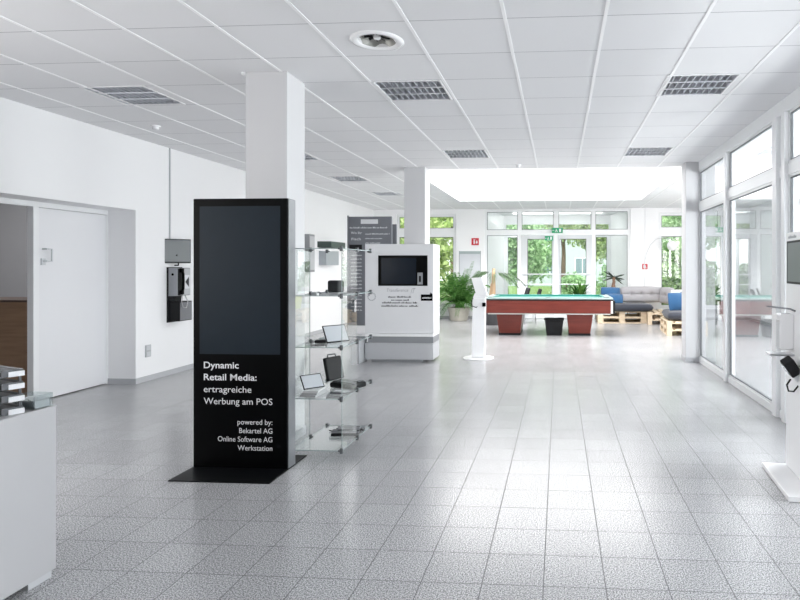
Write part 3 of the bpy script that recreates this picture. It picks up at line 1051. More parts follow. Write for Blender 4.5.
# ================================================================== BILLIARD TABLE
Q = empty('billiard_table', (-.215, 12.55, 0), math.radians(0), 'red mahogany billiard table with turquoise cloth and pale rails', 'billiard table')
TX0, TX1, TY0, TY1 = -1.28, 1.28, -.62, .78
MB().box(TX0, TX1, TY0, TY1, .47, .725).build('body', M['red_wood'], Q, .008)
MB().box(TX0 - .004, TX1 + .002, TY0 - .004, TY1 + .004, .727, .752).build('dark_strip', M['blackplastic'], Q)
ra = MB()
r_ = .13
ra.box(TX0 - .01, TX1 + .01, TY0 - .01, TY0 + r_, .7525, .785).box(TX0 - .01, TX1 + .01, TY1 - r_, TY1 + .01, .7525, .785)
ra.box(TX0 - .01, TX0 + r_, TY0 + r_, TY1 - r_, .7525, .785).box(TX1 - r_, TX1 + .01, TY0 + r_, TY1 - r_, .7525, .785)
ra.build('rail', M['rail'], Q, .008)
cu = MB()
c_ = r_ + .05
cu.box(TX0 + r_, TX1 - r_, TY0 + r_, TY0 + c_, .757, .79).box(TX0 + r_, TX1 - r_, TY1 - c_, TY1 - r_, .757, .79)
cu.box(TX0 + r_, TX0 + c_, TY0 + c_, TY1 - c_, .757, .79).box(TX1 - c_, TX1 - r_, TY0 + c_, TY1 - c_, .757, .79)
cu.build('cushion', M['cloth'], Q, .008)
MB().box(TX0 + r_, TX1 - r_, TY0 + r_, TY1 - r_, .743, .757).build('playing_cloth', M['cloth'], Q)
for sx in (TX0 + r_ - .02, 0, TX1 - r_ + .02):
    for sy in (TY0 + r_ - .02, TY1 - r_ + .02):
        MB().lathe([(.048, .7855), (.058, .787), (.058, .791), (.04, .792)], 20, sx, sy).build('pocket', M['blackplastic'], Q)
MB().box(TX1 - .035, TX1 + .004, TY0 - .005, TY0, .475, .722).build('corner_strip', M['white_steel'], Q)
MB().box(TX1 + .0, TX1 + .05, TY0 + .002, TY1, .475, .724).build('end_cap', M['blackplastic'], Q)
MB().box(TX0 + .06, TX1 - .04, TY0 + .03, TY1 - .03, .445, .47).build('underframe', M['cush_white'], Q)
for cx in (-.80, .635):
    lg = MB().hexa([(cx - .215, -.35, .03), (cx + .215, -.35, .03), (cx + .215, .50, .03), (cx - .215, .50, .03)],
                   [(cx - .265, -.42, .445), (cx + .27, -.42, .445), (cx + .27, .58, .445), (cx - .265, .58, .445)]).build('leg', M['red_wood'], Q, .006)
    MB().box(cx - .222, cx + .222, -.36, .51, 0, .045).build('leg_base', M['blackplastic'], lg)

wb = empty('waste_bin', (-.10, 12.30, 0), 0, 'black tapered waste bin under the middle of the billiard table', 'waste bin')
MB().hexa([(-.155, -.11, 0), (.155, -.11, 0), (.155, .11, 0), (-.155, .11, 0)], [(-.19, -.14, .31), (.19, -.14, .31), (.19, .14, .31), (-.19, .14, .31)]).build('body', M['blackplastic'], wb, .01)
MB().box(-.205, .205, -.155, .155, .31, .345).build('rim', M['blackplastic'], wb, .008)

# ================================================================== PALLET LOUNGE
def pallet(loc, rz, label, L=1.2, W=.8):
    p = empty('pallet', loc, rz, label, 'pallet', 'wooden pallets of the lounge seating')
    for x in (-L / 2, -.07, L / 2 - .14):
        for y in (-W / 2, -.05, W / 2 - .10): MB().box(x, x + .14, y, y + .10, .022, .10).build('block', M['pallet'], p)
    for y in (-W / 2, -.05, W / 2 - .10): MB().box(-L / 2, L / 2, y, y + .10, 0, .022).build('bottom_board', M['pallet'], p)
    for x in (-L / 2, -.07, L / 2 - .14): MB().box(x, x + .14, -W / 2, W / 2, .10, .122).build('cross_board', M['pallet'], p)
    for i in range(5):
        y = -W / 2 + i * (W - .12) / 4
        MB().box(-L / 2, L / 2, y, y + .12, .122, .144).build('top_board', M['pallet'], p)
    return p


def stack(x, y, rz, where):
    pallet((x, y, 0), rz, 'lower wooden pallet %s' % where)
    pallet((x, y, .145), rz, 'upper wooden pallet %s' % where)


stack(.96 + .60, 15.28, 0, 'at the far end behind the billiard table')
stack(2.58, 15.14, math.radians(90) - .06, 'in the corner of the lounge seat')
stack(2.62, 12.84, math.radians(90) - .05, 'nearest the right column')


def cushion(name, loc, rot, w, d, h, m, label, cat, group=None, tufts=None, puff=.5):
    pw = 2.2 if name == 'pillow' else 5
    puff = .8 if name == 'pillow' else puff
    """pillow: superellipsoid mesh with optional tuft dimples"""
    nu, nv = 28, 20
    bm = bmesh.new()
    grid = {}
    for side in (0, 1):
        for i in range(nu + 1):
            for j in range(nv + 1):
                u, v_ = -1 + 2 * i / nu, -1 + 2 * j / nv
                e = (1 - abs(u) ** pw) * (1 - abs(v_) ** pw)
                th = (max(e, 0) ** puff)
                if tufts:
                    for (a, b_) in tufts:
                        dd = ((u - a) * w / d) ** 2 + (v_ - b_) ** 2
                        th *= 1 - .8 * math.exp(-dd / .05)
                        th *= 1 - .14 * math.exp(-((v_ - b_) ** 2) / .012)
                edge = i in (0, nu) or j in (0, nv)
                if edge and side == 1:
                    grid[(1, i, j)] = grid[(0, i, j)]
                    continue
                rx = 1 - .06 * (abs(v_) ** 2) * abs(u)
                ry = 1 - .06 * (abs(u) ** 2) * abs(v_)
                grid[(side, i, j)] = bm.verts.new((u * w / 2 * rx, v_ * d / 2 * ry, (1 if side == 0 else -1) * h / 2 * th))
    for side in (0, 1):
        for i in range(nu):
            for j in range(nv):
                q = [grid[(side, i, j)], grid[(side, i + 1, j)], grid[(side, i + 1, j + 1)], grid[(side, i, j + 1)]]
                if side: q.reverse()
                try: bm.faces.new(q)
                except ValueError: pass
    me = bpy.data.meshes.new(name)
    bm.to_mesh(me)
    bm.free()
    me.materials.append(m)
    me.polygons.foreach_set('use_smooth', [True] * len(me.polygons))
    o = bpy.data.objects.new(name, me)
    COL.objects.link(o)
    o.location = loc
    o.rotation_euler = rot
    return tag(o, label, cat, group)


R90 = math.radians(90)
ST = .290
cushion('seat_cushion', (1.72, 15.16, ST + .10), (0, 0, 0), 1.26, .82, .19, M['cush_black'], 'charcoal seat cushion on the far pallet bench', 'seat cushion', 'charcoal seat cushions', puff=.3)
cushion('seat_cushion', (2.62, 12.90, ST + .10), (0, 0, R90 - .05), 1.15, .78, .19, M['cush_black'], 'charcoal seat cushion on the pallet stack nearest the right column', 'seat cushion', 'charcoal seat cushions', puff=.3)
cushion('back_cushion', (2.13, 15.66, ST + .39), (R90 - .12, 0, 0), 1.10, .42, .20, M['cush_grey'], 'long grey tufted back cushion against the back wall', 'back cushion', tufts=[(-.45, 0), (.0, 0), (.45, 0)])
cushion('back_cushion', (2.74, 15.35, ST + .38), (R90 - .1, 0, -R90 + .5), .5, .42, .16, M['cush_grey'], 'grey back cushion end in the lounge corner by the window', 'back cushion', tufts=[(0, 0)])
cushion('pillow', (1.33, 15.45, ST + .38), (R90 - .35, .03, .1), .52, .44, .22, M['cush_blue'], 'blue pillow at the left end of the far bench', 'pillow', 'blue pillows')
cushion('pillow', (1.38, 15.10, ST + .31), (R90 - .7, 0, -.05), .46, .30, .16, M['cush_blue'], 'small blue pillow in front of another, behind the billiard table end', 'pillow', 'blue pillows')
cushion('pillow', (2.50, 12.78, ST + .375), (R90 - .25, 0, .25), .42, .40, .18, M['cush_blue'], 'blue pillow on the charcoal cushion nearest the right column', 'pillow', 'blue pillows')
cushion('pillow', (2.82, 13.06, ST + .38), (R90 - .2, 0, -.15), .42, .42, .16, mat('denim_cotton', (.05, .10, .17), .9, var=.2, scale=50), 'dark denim pillow half hidden by the right column', 'pillow')
cushion('pillow', (2.74, 13.38, ST + .40), (R90 - .2, 0, .1), .55, .42, .14, M['cush_white'], 'pale off-white pillow behind the blue one near the right column', 'pillow')
cushion('pillow', (3.02, 14.95, ST + .24), (R90 - .2, 0, .1), .5, .46, .14, M['cush_lime'], 'lime yellow pillow in the lounge corner below the garden window', 'pillow')

# arc lamp behind the bench
A = empty('arc_floor_lamp', (2.24, 15.88, 0), 0, 'thin arched floor lamp with white globe before the right garden window', 'floor lamp')
MB().lathe([(.0, 0), (.09, 0), (.09, .02), (.012, .028), (0, .028)], 28, closed=False).build('base', M['white_steel'], A)
ap = [(0, 0, .02), (0, 0, .9), (.01, 0, 1.45), (.06, -.01, 1.75), (.16, -.03, 1.98), (.30, -.06, 2.12), (.46, -.09, 2.17), (.60, -.12, 2.13), (.68, -.13, 2.08)]
MB().tube(ap, .010, 8).build('arm', M['steel'], A, smooth=True)
MB().lathe([(.0, -.13)] + [(.13 * math.sin(a), -.13 * math.cos(a)) for a in [PI * i / 14 for i in range(1, 14)]] + [(0, .13)], 28, mtx=Matrix.Translation((.70, -.13, 1.95)), closed=False).build('globe_shade', mat('opal_globe', (.88, .88, .88), .35, var=0), A, smooth=True)

wcb = MB().box(2.272, 2.288, YB - .012, YB - .001, 1.49, HC).build('cable_duct', M['kiosk'], None)
tag(wcb, 'thin white cable duct running down the back wall to the red sign', 'cable duct')


# red signs
def red_sign(x, z, w, h, label, kind):
    s = empty('fire_sign', (x, YB - .006, z), 0, label, 'sign', 'red fire safety signs')
    MB().box(-w / 2, w / 2, -.004, .005, -h / 2, h / 2).build('plate', M['red_sign'], s)
    g = MB()
    e = -.0052
    if kind == 0:   # fire extinguisher pictogram with flame
        g.box(-.045, -.005, e, -.0042, -.06, .03).box(-.035, -.015, e, -.0042, .03, .05).box(-.05, .01, e, -.0042, .05, .06)
        g.add([(.02, e, -.05), (.06, e, -.05), (.07, e, -.01), (.045, e, .05), (.03, e, .01), (.015, e, -.01)], [(0, 1, 2, 3, 4, 5)])
    else:
        g.box(-.04, -.02, e, -.0042, -.04, .045).box(-.005, .045, e, -.0042, -.045, -.02).box(.0, .03, e, -.0042, -.01, .03)
    g.build('pictogram', M['print_white'], s)


red_sign(-2.265, 2.08, .20, .19, 'red fire extinguisher sign on the white pier left of the entrance', 0)
red_sign(2.275, 1.405, .14, .14, 'small red safety sign on the white pier right of the entrance', 1)
wp = empty('notice_board', (-2.405, YB - .001, 0), 0, 'wall notice board with grey header under the red extinguisher sign', 'notice board')
MB().box(-.285, .285, -.02, 0, .95, 1.82).build('panel', mat('notice_panel', (.60, .62, .66), .5, var=.05, scale=4), wp)
MB().box(-.285, .285, -.026, -.021, 1.745, 1.82).build('header', mat('grey_teal', (.36, .42, .43), .5), wp)
MB().box(-.295, -.285, -.026, 0, .94, 1.83).box(.285, .295, -.026, 0, .94, 1.83).build('frame', M['kiosk_band'], wp)
rad = empty('wall_radiator', (1.0, 0, 0))
bpy.data.objects.remove(rad)


def exit_sign(loc, w, h, label, rod):
    s = empty('exit_sign', loc, 0, label, 'exit sign', 'green exit signs')
    MB().box(-w / 2, w / 2, -.02, .02, -h / 2, h / 2).build('panel', M['green_sign'], s, .003)
    g = MB()
    e, f_ = -.0215, -.0205
    # running figure and door, arrow
    g.box(w * .16, w * .36, e, f_, -h * .34, h * .34)
    g.box(-w * .10, -w * .05, e, f_, h * .12, h * .30).box(-w * .16, -w * .02, e, f_, -h * .10, h * .10)
    g.box(-w * .20, -w * .13, e, f_, -h * .34, -h * .12).box(-w * .06, w * .02, e, f_, -h * .34, -h * .14)
    g.box(-w * .44, -w * .28, e, f_, -h * .05, h * .05)
    g.add([(-w * .48, e, 0), (-w * .38, e, -h * .16), (-w * .38, e, h * .16)], [(0, 1, 2)])
    g.build('pictogram', M['print_white'], s)
    if rod: MB().box(-.01, .01, -.01, .01, h / 2, h / 2 + rod).build('bracket', M['white_steel'], s)


exit_sign((.0 - .045, YB + .012, 2.375), .29, .135, 'green exit sign with running figure on the entrance transom', 0)
exit_sign((-.27, YB - .0, 2.165), .22, .12, 'smaller green exit sign on the top rail of the left entrance door', 0)

# ================================================================== LEFT WALL FITTINGS
tv = empty('wall_monitor', (XL, 7.47, 0), 0, 'small dark monitor on a wall bracket above the payphone', 'monitor')
mt_ = Matrix.Translation((.10, 0, 1.615)) @ Matrix.Rotation(math.radians(48), 4, 'Z')
# screen faces local -Y after rotation, panel spans local X
MB().box(-.158, .158, 0, .032, -.158, .158, mt_).build('casing', M['blackplastic'], tv, .005)
MB().box(-.148, .148, -.0015, 0, -.140, .146, mt_).build('screen', M['screen_grey'], tv)
MB().tube([(0, 0, 1.56), (.06, -.01, 1.56), (.10, 0, 1.56)], .014, 8).tube([(.11, 0, 1.46), (.11, 0, 1.43), (.06, 0, 1.43)], .010, 8).build('bracket', M['blackplastic'], tv)
cbd = MB().box(XL, XL + .014, 7.44, 7.458, 1.70, HC).build('cable_duct', M['kiosk_low'], None)
tag(cbd, 'thin grey vertical cable duct from ceiling down to the wall monitor', 'cable duct')

ph = empty('payphone', (XL, 7.40, 0), 0, 'black and grey wall payphone with handset below the small monitor', 'payphone')
MB().box(0, .02, -.005, .29, .685, 1.405).build('backboard', M['blackplastic'], ph)
MB().box(.02, .145, 0, .27, 1.03, 1.395).build('housing', M['sidegrey'], ph, .005)
MB().lathe([(.0, 0), (.016, 0), (.016, .004), (0, .004)], 20, mtx=Matrix.Translation((.08, 0, 1.31)) @ Matrix.Rotation(PI / 2, 4, 'X'), closed=False).build('lock', M['black'], ph)
MB().box(.145, .149, .11, .262, 1.04, 1.385).build('front_plate', M['kiosk_low'], ph, .001)
pt = MB().box(.149, .151, .13, .25, 1.12, 1.30).build('instruction_label', M['print_white'], ph)
MB().add([(.1515, .15, 1.21), (.1515, .23, 1.14), (.1515, .23, 1.28)], [(0, 1, 2)]).build('arrow', M['print_black'], pt)
hs = MB()
hs.tube([(.160, .055, 1.36), (.185, .055, 1.32), (.188, .055, 1.22), (.185, .055, 1.12), (.160, .055, 1.08)], .017, 10)
hs.box(.148, .185, .03, .08, 1.335, 1.39).box(.148, .185, .03, .08, 1.05, 1.105)
hs.build('handset', M['black'], ph, .004)
MB().box(.145, .150, .005, .10, 1.04, 1.385).build('cradle', M['blackplastic'], ph)
MB().tube([(.165, .055, 1.05), (.17, .045, .96), (.175, .07, .88), (.18, .13, .87), (.175, .17, .95), (.13, .18, 1.03)], .006, 8).build('cord', M['steel'], ph, smooth=True)
MB().box(.02, .10, .01, .15, .96, 1.03).build('connector', M['blackplastic'], ph)
sb = MB().box(.02, .16, .02, .28, .70, .955).build('lower_box', M['blackplastic'], ph, .004)
MB().box(.16, .163, .03, .272, .71, .945).build('cover', M['sidegrey'], sb)

ou = empty('wall_socket', (XL, 7.04, .37), 0, 'white double wall socket low on the left wall', 'socket')
MB().box(0, .010, -.05, .05, -.075, .075).build('frame', M['kiosk_low'], ou, .003)
MB().box(.010, .014, -.035, .035, .01, .065).box(.010, .014, -.035, .035, -.065, -.01).build('insert', M['frame_grey'], ou, .002)

wb1 = empty('wall_panel', (XL, 11.72, 0), 0, 'narrow grey wall panel seen beside the front column', 'wall panel')
MB().box(0, .10, -.13, .13, 1.30, 2.06).build('body', M['kiosk_band'], wb1, .004)
MB().box(.10, .105, -.11, .11, 1.34, 2.02).build('front', M['kiosk_low'], wb1)
wb2 = empty('display_case', (XL, 12.6, 0), 0, 'grey wall display case with dark top rail behind the top glass shelf', 'display case')
MB().box(0, .16, -.30, .42, 1.44, 1.81).build('body', mat('case_grey', (.38, .41, .44), .4), wb2, .004)
MB().box(0, .30, -.38, .45, 1.815, 1.94).build('top_rail', mat('dark_green_rail', (.05, .075, .07), .4), wb2, .004)

# brown cupboard in the side room
cu_ = empty('cupboard', (-6.42, 6.25, 0), 0, 'brown low cupboard seen through the dark doorway opening', 'cupboard')
MB().box(-.85, .85, -.30, .25, 0, 1.035).build('body', M['brown'], cu_, .003)
MB().box(-.87, .86, -.315, .26, 1.035, 1.06).build('top', M['brown_edge'], cu_, .003)

# ================================================================== FRONT DESK, TRAYS
DK = empty('reception_desk', (-2.31, 2.59, 0), 0, 'pale grey reception desk block in the left foreground', 'desk')
MB().box(-1.2, 0, -2.2, 0, .03, .776).build('body', M['desk'], DK, .0015)
MB().box(-1.2, .0015, -2.2, .0015, .7765, .780).build('worktop', M['desk'], DK)
for yy_ in (-.14, -2.1):
    MB().box(-.12, -.004, yy_, yy_ + .12, 0, .03).build('foot', M['kiosk_low'], DK)


def make_tray():
    r = empty('letter_tray', (0, 0, 0), 0)
    b = MB()
    w, d, h = .125, .17, .030
    # local: front (label side) at +x
    b.box(-d, d, -w, w, 0, .003)
    b.box(-d, d, -w, -w + .003, .003, h).box(-d, d, w - .003, w, .003, h).box(-d, -d + .003, -w + .003, w - .003, .003, h)
    b.box(d - .003, d, -w, -.045, .003, h).box(d - .003, d, .045, w, .003, h)
    b.build('tray', M['tray'], r, .001)
    c = MB()
    c.box(-d + .004, d - .01, -w + .006, w - .006, .0035, .022)
    c.build('paper_stack', M['tray'], r, .002)
    l = MB().box(d, d + .004, .070, w + .003, 0, .022)
    l.build('label_holder', M['print_white'], r)
    pst = MB()
    for sx in (-d + .01, d - .02):
        for sy in (-w + .002, w - .010): pst.box(sx, sx + .008, sy, sy + .008, h, .0535)
    pst.build('riser', M['tray'], r)
    return r


# far end (label) corner sits near (-2.33, 2.42)
T0 = make_tray()
tray_lab = ['lowest charcoal letter tray on the desk', 'second charcoal letter tray from the bottom of the desk stack',
            'second from top charcoal letter tray in the desk stack', 'topmost charcoal letter tray of the desk stack']
for i in range(4):
    o = T0 if i == 0 else copy_tree(T0)
    rz = math.radians(-22)
    o.location = (-2.538, 2.395, .7805 + i * .054)
    o.rotation_euler = (0, 0, rz)
    if i == 3:   # nothing stands on the topmost tray
        for ch in [x for x in list(bpy.data.objects) if x.parent == o and x.name.startswith('riser')]: bpy.data.objects.remove(ch)
    tag(o, tray_lab[i], 'letter tray', 'charcoal letter trays stacked on the desk')

ac = empty('acrylic_box', (-2.372, 2.537, .7805), math.radians(-4), 'clear acrylic card box at the far corner of the desk', 'box')
ab = MB()
w, d, h, t_ = .055, .045, .062, .004
ab.box(-w, w, -d, d, 0, t_).box(-w, -w + t_, -d, d, t_, h).box(w - t_, w, -d, d, t_, h).box(-w + t_, w - t_, -d, -d + t_, t_, h).box(-w + t_, w - t_, d - t_, d, t_, h)
ab.build('box', M['acrylic'], ac)
cd = MB()
for i in range(9):
    x = -.042 + i * .0105
    cd.box(x, x + .004, -.036, .036, t_, .036 + .010 * (i * 7 % 4) / 3, Matrix.Rotation(.0, 4, 'X'))
cd.build('card', M['kiosk_low'], ac)

# ================================================================== RIGHT FOREGROUND STAND
RZ = math.radians(-5)
KS = empty('service_pillar', (1.405, 4.0, 0), RZ, 'tall white service pillar with screen, scanner and dispenser at right edge', 'kiosk')
MB().box(0, .62, -.32, .315, 0, .034).build('base_plate', M['white_gloss'], KS, .005)
MB().box(.15, .28, -.28, .285, .034, 1.65).build('body', M['white_steel'], KS, .012, seg=3)
MB().box(.145, .15, -.21, .243, 1.30, 1.59).build('bezel', M['blackplastic'], KS, .002)
MB().box(.1438, .145, -.19, .215, 1.315, 1.575).build('screen', M['screen_grey'], KS)
nm = MB()
rr_ = random.Random(4)
q = .22
while q > .05:
    nm.box(.1492, .1499, q - .010, q, 1.607, 1.607 + rr_.choice((.014, .02)))
    q -= .014
nm.build('small_print', M['print_grey'], KS)
ds = MB().box(.06, .15, .085, .19, .86, 1.10).build('dispenser', M['white_gloss'], KS, .012, seg=3)
MB().box(.040, .14, .088, .187, 1.06, 1.095).build('lever', M['white_steel'], ds, .006)
MB().box(.0585, .0602, .10, .175, .87, 1.04).build('level_window', M['frame_grey'], ds)
MB().box(-.005, .16, .08, .195, .818, .834).build('drip_tray', M['steel'], ds, .006, seg=3)
MB().tube([(.150, .06, 1.12), (.12, .07, 1.135), (.06, .12, 1.14), (-.005, .16, 1.145)], .006, 8).build('arm', M['sidegrey'], ds, smooth=True)
sc_ = empty('hs', (0, 0, 0))
bpy.data.objects.remove(sc_)
tm = Matrix.Translation((.10, -.01, .765)) @ Matrix.Rotation(math.radians(-35), 4, 'Y') @ Matrix.Rotation(math.radians(20), 4, 'X')
sca = MB().box(-.035, .035, -.04, .04, -.06, .06, tm).build('scanner', M['blackplastic'], KS, .01)
MB().box(-.040, -.036, -.03, .03, -.02, .045, tm).build('scanner_plate', M['chrome'], sca, .002)
MB().box(-.02, .02, -.03, .03, -.13, -.06, tm).build('grip', M['steel'], sca, .008)
MB().tube([(.105, .01, .68), (.085, .02, .64), (.095, .02, .60), (.125, .01, .60), (.150, 0, .64)], .006, 8).build('cord', M['blackplastic'], sca, smooth=True)


# ================================================================== PLANTS
def frond(mb, base, az, length, rise, droop, nleaf=16, ll=.14, lw=.012, start=.3):
    """arched palm frond: stem points and pairs of leaflets"""
    pts = []
    for i in range(12):
        t_ = i / 11
        r = length * t_ * (.55 + .45 * math.sin(min(t_ * 1.3, 1) * PI / 2))
        z = rise * t_ - droop * t_ ** 2.4
        pts.append(Vector((base[0] + r * math.cos(az), base[1] + r * math.sin(az), base[2] + z)))
    side = Vector((-math.sin(az), math.cos(az), 0))
    for i in range(nleaf):
        t_ = start + (1 - start) * i / (nleaf - 1)
        k_ = t_ * 11
        a = int(min(k_, 10))
        p = pts[a].lerp(pts[a + 1], k_ - a)
        fw = (pts[a + 1] - pts[a]).normalized()
        l = ll * (1 - .55 * abs(t_ - .55) / .55)
        for s in (-1, 1):
            d = (side * s * .8 + fw * .7 + Vector((0, 0, -.25 + random.uniform(-.15, .15)))).normalized()
            n_ = d.cross(fw).normalized()
            wv = fw * lw
            mid = p + d * l * .5
            tip = p + d * l + Vector((0, 0, -l * .25))
            mb.add([p, mid + wv, tip, mid - wv], [(0, 1, 2, 3)])
    return pts


PP = empty('potted_palm', (-2.60, 15.35, 0), 0, 'bushy green potted palm in a beige round planter by left window', 'potted plant')
MB().lathe([(.0, 0), (.21, 0), (.225, .02), (.285, .31), (.30, .35), (.275, .35), (.265, .32), (0, .32)], 36, closed=False).build('planter', M['pot'], PP, smooth=False)
MB().lathe([(0, .325), (.268, .325)], 24, closed=False).build('soil', M['soil'], PP)
lf, sm = MB(), MB()
for i in range(84):
    az = random.uniform(0, 2 * PI)
    L = random.uniform(.35, .80)
    rise = random.uniform(.55, 1.35)
    b0 = (random.uniform(-.1, .1), random.uniform(-.1, .1), .33)
    if math.sin(az) > .4: L *= .6
    pts = frond(lf, b0, az, L, rise, random.uniform(.15, .75) * (1.3 if L > .5 else .8), 20, random.uniform(.14, .22), .011, .25)
    sm.tube(pts, .006, 5, .4)
lf.build('fronds', M['leaf_palm'], PP)
sm.build('stems', M['leaf_green'], PP)

CP = empty('cane_palm', (-1.60, 14.3, 0), 0, 'tan bare palm cane with sparse drooping fronds behind billiard table', 'potted plant')
MB().lathe([(.0, 0), (.17, 0), (.21, .32), (.19, .32), (.18, .28), (0, .28)], 28, closed=False).build('planter', M['pot_dark'], CP)
MB().tube([(0, 0, .28), (.0, 0, .6), (.02, 0, .9), (.02, 0, 1.15), (.03, 0, 1.36)], .075, 10, .45).tube([(-.07, 0, .28), (-.06, .0, .7), (-.03, 0, 1.0)], .035, 8, .6).build('trunk', M['cane'], CP, smooth=True)
lf = MB()
for az, L, rise, dr in ((PI, .66, .22, .42), (PI + .2, .55, .30, .40), (.2, .75, .22, .45), (PI + .4, .5, .25, .45), (0, .62, .1, .42), (-.5, .5, .2, .4), (.6, .45, .2, .35), (PI - .5, .5, .25, .3), (-PI / 2, .35, .25, .4)):
    frond(lf, (.02, 0, 1.22), az, L, rise, dr, 14, .20, .013, .35)
lf.build('fronds', M['leaf_dry'], CP)

GP = empty('potted_plant', (.50, 14.75, 0), 0, 'upright green pot plant behind the right half of billiard table', 'potted plant')
MB().lathe([(.0, 0), (.15, 0), (.22, .66), (.20, .66), (.19, .62), (0, .62)], 28, closed=False).build('planter', M['pot_dark'], GP)
lf = MB()
for i in range(46):
    az = random.uniform(0, 2 * PI)
    L = random.uniform(.08, .46)
    h = random.uniform(.18, .50) * (1.15 - L)
    b = Vector((random.uniform(-.08, .08), random.uniform(-.08, .08), .62))
    d = Vector((math.cos(az) * L, math.sin(az) * L, h))
    s = Vector((-math.sin(az), math.cos(az), 0)) * random.uniform(.02, .034)
    m_ = b + d * .55 + Vector((0, 0, .04))
    lf.add([b - s * .3, b + s * .3, m_ + s, b + d, m_ - s], [(0, 1, 2, 4), (4, 2, 3)])
lf.build('leaves', M['leaf_green'], GP)

DP = empty('dracaena', (1.43, 15.84, 0), 0, 'brown twisted trunk plant with dark crossing leaves behind the blue pillow', 'potted plant')
MB().lathe([(.0, 0), (.09, 0), (.11, .62), (.09, .62), (.08, .58), (0, .58)], 24, closed=False).build('planter', M['pot_dark'], DP)
MB().tube([(-.04, 0, .58), (-.03, 0, .80), (.02, 0, 1.0), (.0, 0, 1.13)], .055, 8, .6).tube([(.03, .0, .58), (.05, 0, .75), (.01, 0, .98), (.04, 0, 1.12)], .04, 8, .6).build('trunk', M['bark'], DP, smooth=True)
lf = MB()
for az, tilt in ((PI, .55), (0, -.45), (PI + .3, .15), (.3, .25), (-.3, -.65), (PI - .3, -.3), (PI / 2, .4), (-PI / 2, .2), (.1, -.2), (PI + .1, .75)):
    L = random.uniform(.22, .34)
    b = Vector((.02, 0, 1.12))
    d = Vector((math.cos(az) * math.cos(tilt), math.sin(az) * math.cos(tilt) * .5, math.sin(tilt))) * L
    s = Vector((0, .01, .020))
    lf.add([b - s, b + s, b + d * .7 + s, b + d, b + d * .7 - s], [(0, 1, 2, 4), (4, 2, 3)])
    s2 = Vector((0, .02, 0))
    lf.add([b - s2, b + s2, b + d * .7 + s2, b + d, b + d * .7 - s2], [(0, 1, 2, 4), (4, 2, 3)])
lf.build('leaves', M['leaf_dark'], DP)

# dark lounge chair backs behind the billiard table
def shell_chair(x, y, rz, label):
    c = empty('lounge_chair', (x, y, 0), rz, label, 'chair', 'dark lounge chairs by the entrance')
    MB().hexa([(-.26, -.25, .38), (.26, -.25, .38), (.24, .22, .34), (-.24, .22, .34)], [(-.26, -.25, .44), (.26, -.25, .44), (.24, .22, .40), (-.24, .22, .40)]).build('seat', M['blackplastic'], c, .02)
    MB().hexa([(-.25, .19, .40), (.25, .19, .40), (.24, .24, .40), (-.24, .24, .40)], [(-.22, .33, .86), (.22, .33, .86), (.20, .37, .86), (-.20, .37, .86)]).build('backrest', M['blackplastic'], c, .02)
    for sx in (-.2, .2):
        for sy in (-.2, .18): MB().tube([(sx, sy, .37), (sx * 1.15, sy * 1.15, 0)], .012, 8).build('leg', M['chrome'], c)


shell_chair(-1.12, 15.2, math.radians(-75), 'dark chair at the glass left of the entrance doors, farther from the doors')
shell_chair(-.80, 14.6, math.radians(-80), 'dark chair right of the cane palm, in front of the left entrance door')

# ================================================================== OUTSIDE
gr = MB().box(-30, 30, 19.0, 62, -.25, -.12)
tag(gr.build('lawn', M['grass']), kind='structure')
gpv = MB().box(-7, 7, 16.25, 23.5, -.12, -.02)
o = gpv.build('terrace', M['paving'])
o['kind'] = 'structure'
bpy.data.objects['terrace'].location.y = 2.75
gpv2 = MB().box(-9, -2.2, 16.3, 19.0, -.12, -.02).box(2.1, 9, 16.3, 19.0, -.12, -.02)


def leaf_cloud(n, rx, ry, rz, size, clumps=14, seed=1):
    """many small leaf quads gathered in clumps around an ellipsoid"""
    r = np.random.default_rng(seed)
    cen = r.normal(size=(clumps, 3))
    cen /= np.linalg.norm(cen, axis=1)[:, None]
    cen *= (r.random((clumps, 1)) ** .4) * .72
    idx = r.integers(0, clumps, n)
    d = r.normal(size=(n, 3))
    d /= np.linalg.norm(d, axis=1)[:, None]
    p = cen[idx] + d * (r.random((n, 1)) ** .5) * .42
    p *= np.array([rx, ry, rz])
    a = r.normal(size=(n, 3))
    a /= np.linalg.norm(a, axis=1)[:, None]
    b = np.cross(a, r.normal(size=(n, 3)))
    b /= np.linalg.norm(b, axis=1)[:, None]
    s = size * (.6 + .8 * r.random((n, 1)))
    a *= s
    b *= s * .55
    v_ = np.concatenate([p - a, p - b, p + a, p + b], axis=1).reshape(-1, 3)
    f_ = np.arange(4 * n).reshape(-1, 4)
    me = bpy.data.meshes.new('foliage')
    me.from_pydata(v_.tolist(), [], f_.tolist())
    me.update()
    return me


def tree(x, y, h, rx, rz, m, label, n=7000, size=.11, seed=1, name='tree', group='trees in the garden', ry=None):
    t_ = empty(name, (x, y, -.12), 0, label, 'tree' if name == 'tree' else 'bush', group)
    me = leaf_cloud(n, rx, ry or rx, rz, size, 26, seed)
    me.materials.append(m)
    o = bpy.data.objects.new('crown' if name == 'tree' else 'foliage', me)
    COL.objects.link(o)
    o.parent = t_
    o.location = (0, 0, h)
    tr = MB().tube([(0, 0, 0), (.05, 0, h * .5), (0, .05, h)], .14 if name == 'tree' else .05, 8, .5)
    for i in range(5):
        a = 2 * PI * i / 5
        tr.tube([(0, 0, h * .6), (.4 * rx * math.cos(a), .4 * rx * math.sin(a), h + .3 * rz)], .05, 6, .4)
    tr.build('trunk', M['bark'], t_)


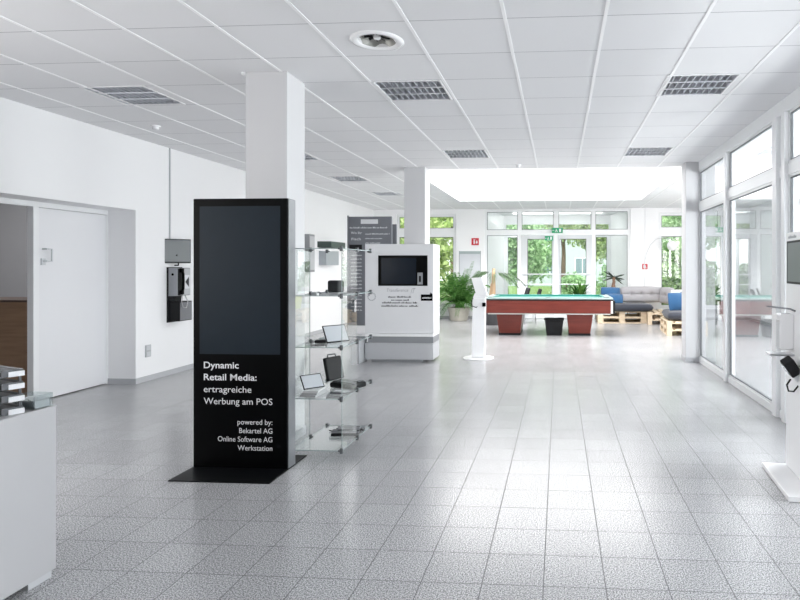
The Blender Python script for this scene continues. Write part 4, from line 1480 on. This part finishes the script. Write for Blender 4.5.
tree(-6.9, 24, 2.6, 3.0, 3.2, M['tree_lime'], 'lime green leafy tree outside the left window', 16000, .12, 3)
tree(-5.6, 31, 5.2, 2.3, 2.6, M['tree_lime'], 'yellow green tree seen over the left end of the entrance', 9000, .12, 5)
tree(-1.5, 25.5, 2.9, 1.6, 2.7, M['tree_green'], 'fresh green tree filling the left entrance door', 15000, .09, 7)
tree(1.5, 26.8, 3.4, 1.2, 1.7, M['tree_lime'], 'light yellow green tree before the pale house', 6500, .09, 33)
tree(4.9, 31, 2.8, 2.0, 3.2, M['tree_green'], 'tall green tree farthest back in the right window', 12000, .12, 35)
tree(.2, 31, 4.2, 1.6, 1.7, M['tree_lime'], 'pale yellow green tree behind the right entrance door', 7000, .10, 8)
tree(10.2, 36, 4.8, 2.6, 2.4, M['tree_green'], 'tall loose tree farther right behind the house corner', 6000, .13, 11)
tree(5.6, 25.5, 3.9, 2.5, 2.0, M['tree_green'], 'broad tree in the upper part of the right window', 9000, .11, 13)
tree(4.3, 21.8, .75, 1.7, 1.35, M['tree_dark'], 'dense dark green shrub low outside the right window', 20000, .08, 17, 'bush', 'bushes outside')
tree(.6, 24.5, .55, 1.0, .75, M['tree_green'], 'low green bush beyond the right entrance door', 5000, .07, 19, 'bush', 'bushes outside')
tree(2.7, 26, .9, 1.2, 1.0, M['tree_green'], 'rounded green bush outside the right side pane', 6000, .07, 21, 'bush', 'bushes outside')
tree(-3.0, 23, .7, 1.0, .95, M['tree_dark'], 'dark bush outside the left side pane', 5000, .07, 23, 'bush', 'bushes outside')
tree(-5.0, 20.8, .7, .9, 1.0, M['tree_green'], 'green bush right under the left window outside', 6000, .07, 25, 'bush', 'bushes outside')

H = empty('house', (2.2, 46, -.12), 0, 'pale house with dark windows across the garden', 'house')
MB().box(-7, 6, 0, 6, 0, 5.2).build('wall', M['house'], H)
MB().add([(-7.4, -.4, 5.2), (6.4, -.4, 5.2), (6.4, 6.4, 5.2), (-7.4, 6.4, 5.2), (-7.4, 3, 7.6), (6.4, 3, 7.6)], [(0, 1, 5, 4), (3, 4, 5, 2), (0, 4, 3), (1, 2, 5), (0, 3, 2, 1)]).build('roof', mat('roof_grey', (.22, .20, .20), .9), H)
for i in range(5):
    for z in (.9, 3.2):
        w_ = MB().box(-6 + i * 2.5, -4.8 + i * 2.5, -.03, 0, z, z + 1.3).build('window', M['frame'], H)
        MB().box(-5.92 + i * 2.5, -5.44 + i * 2.5, -.05, -.03, z + .08, z + 1.22).box(-5.36 + i * 2.5, -4.88 + i * 2.5, -.05, -.03, z + .08, z + 1.22).build('pane', M['house_win'], w_)
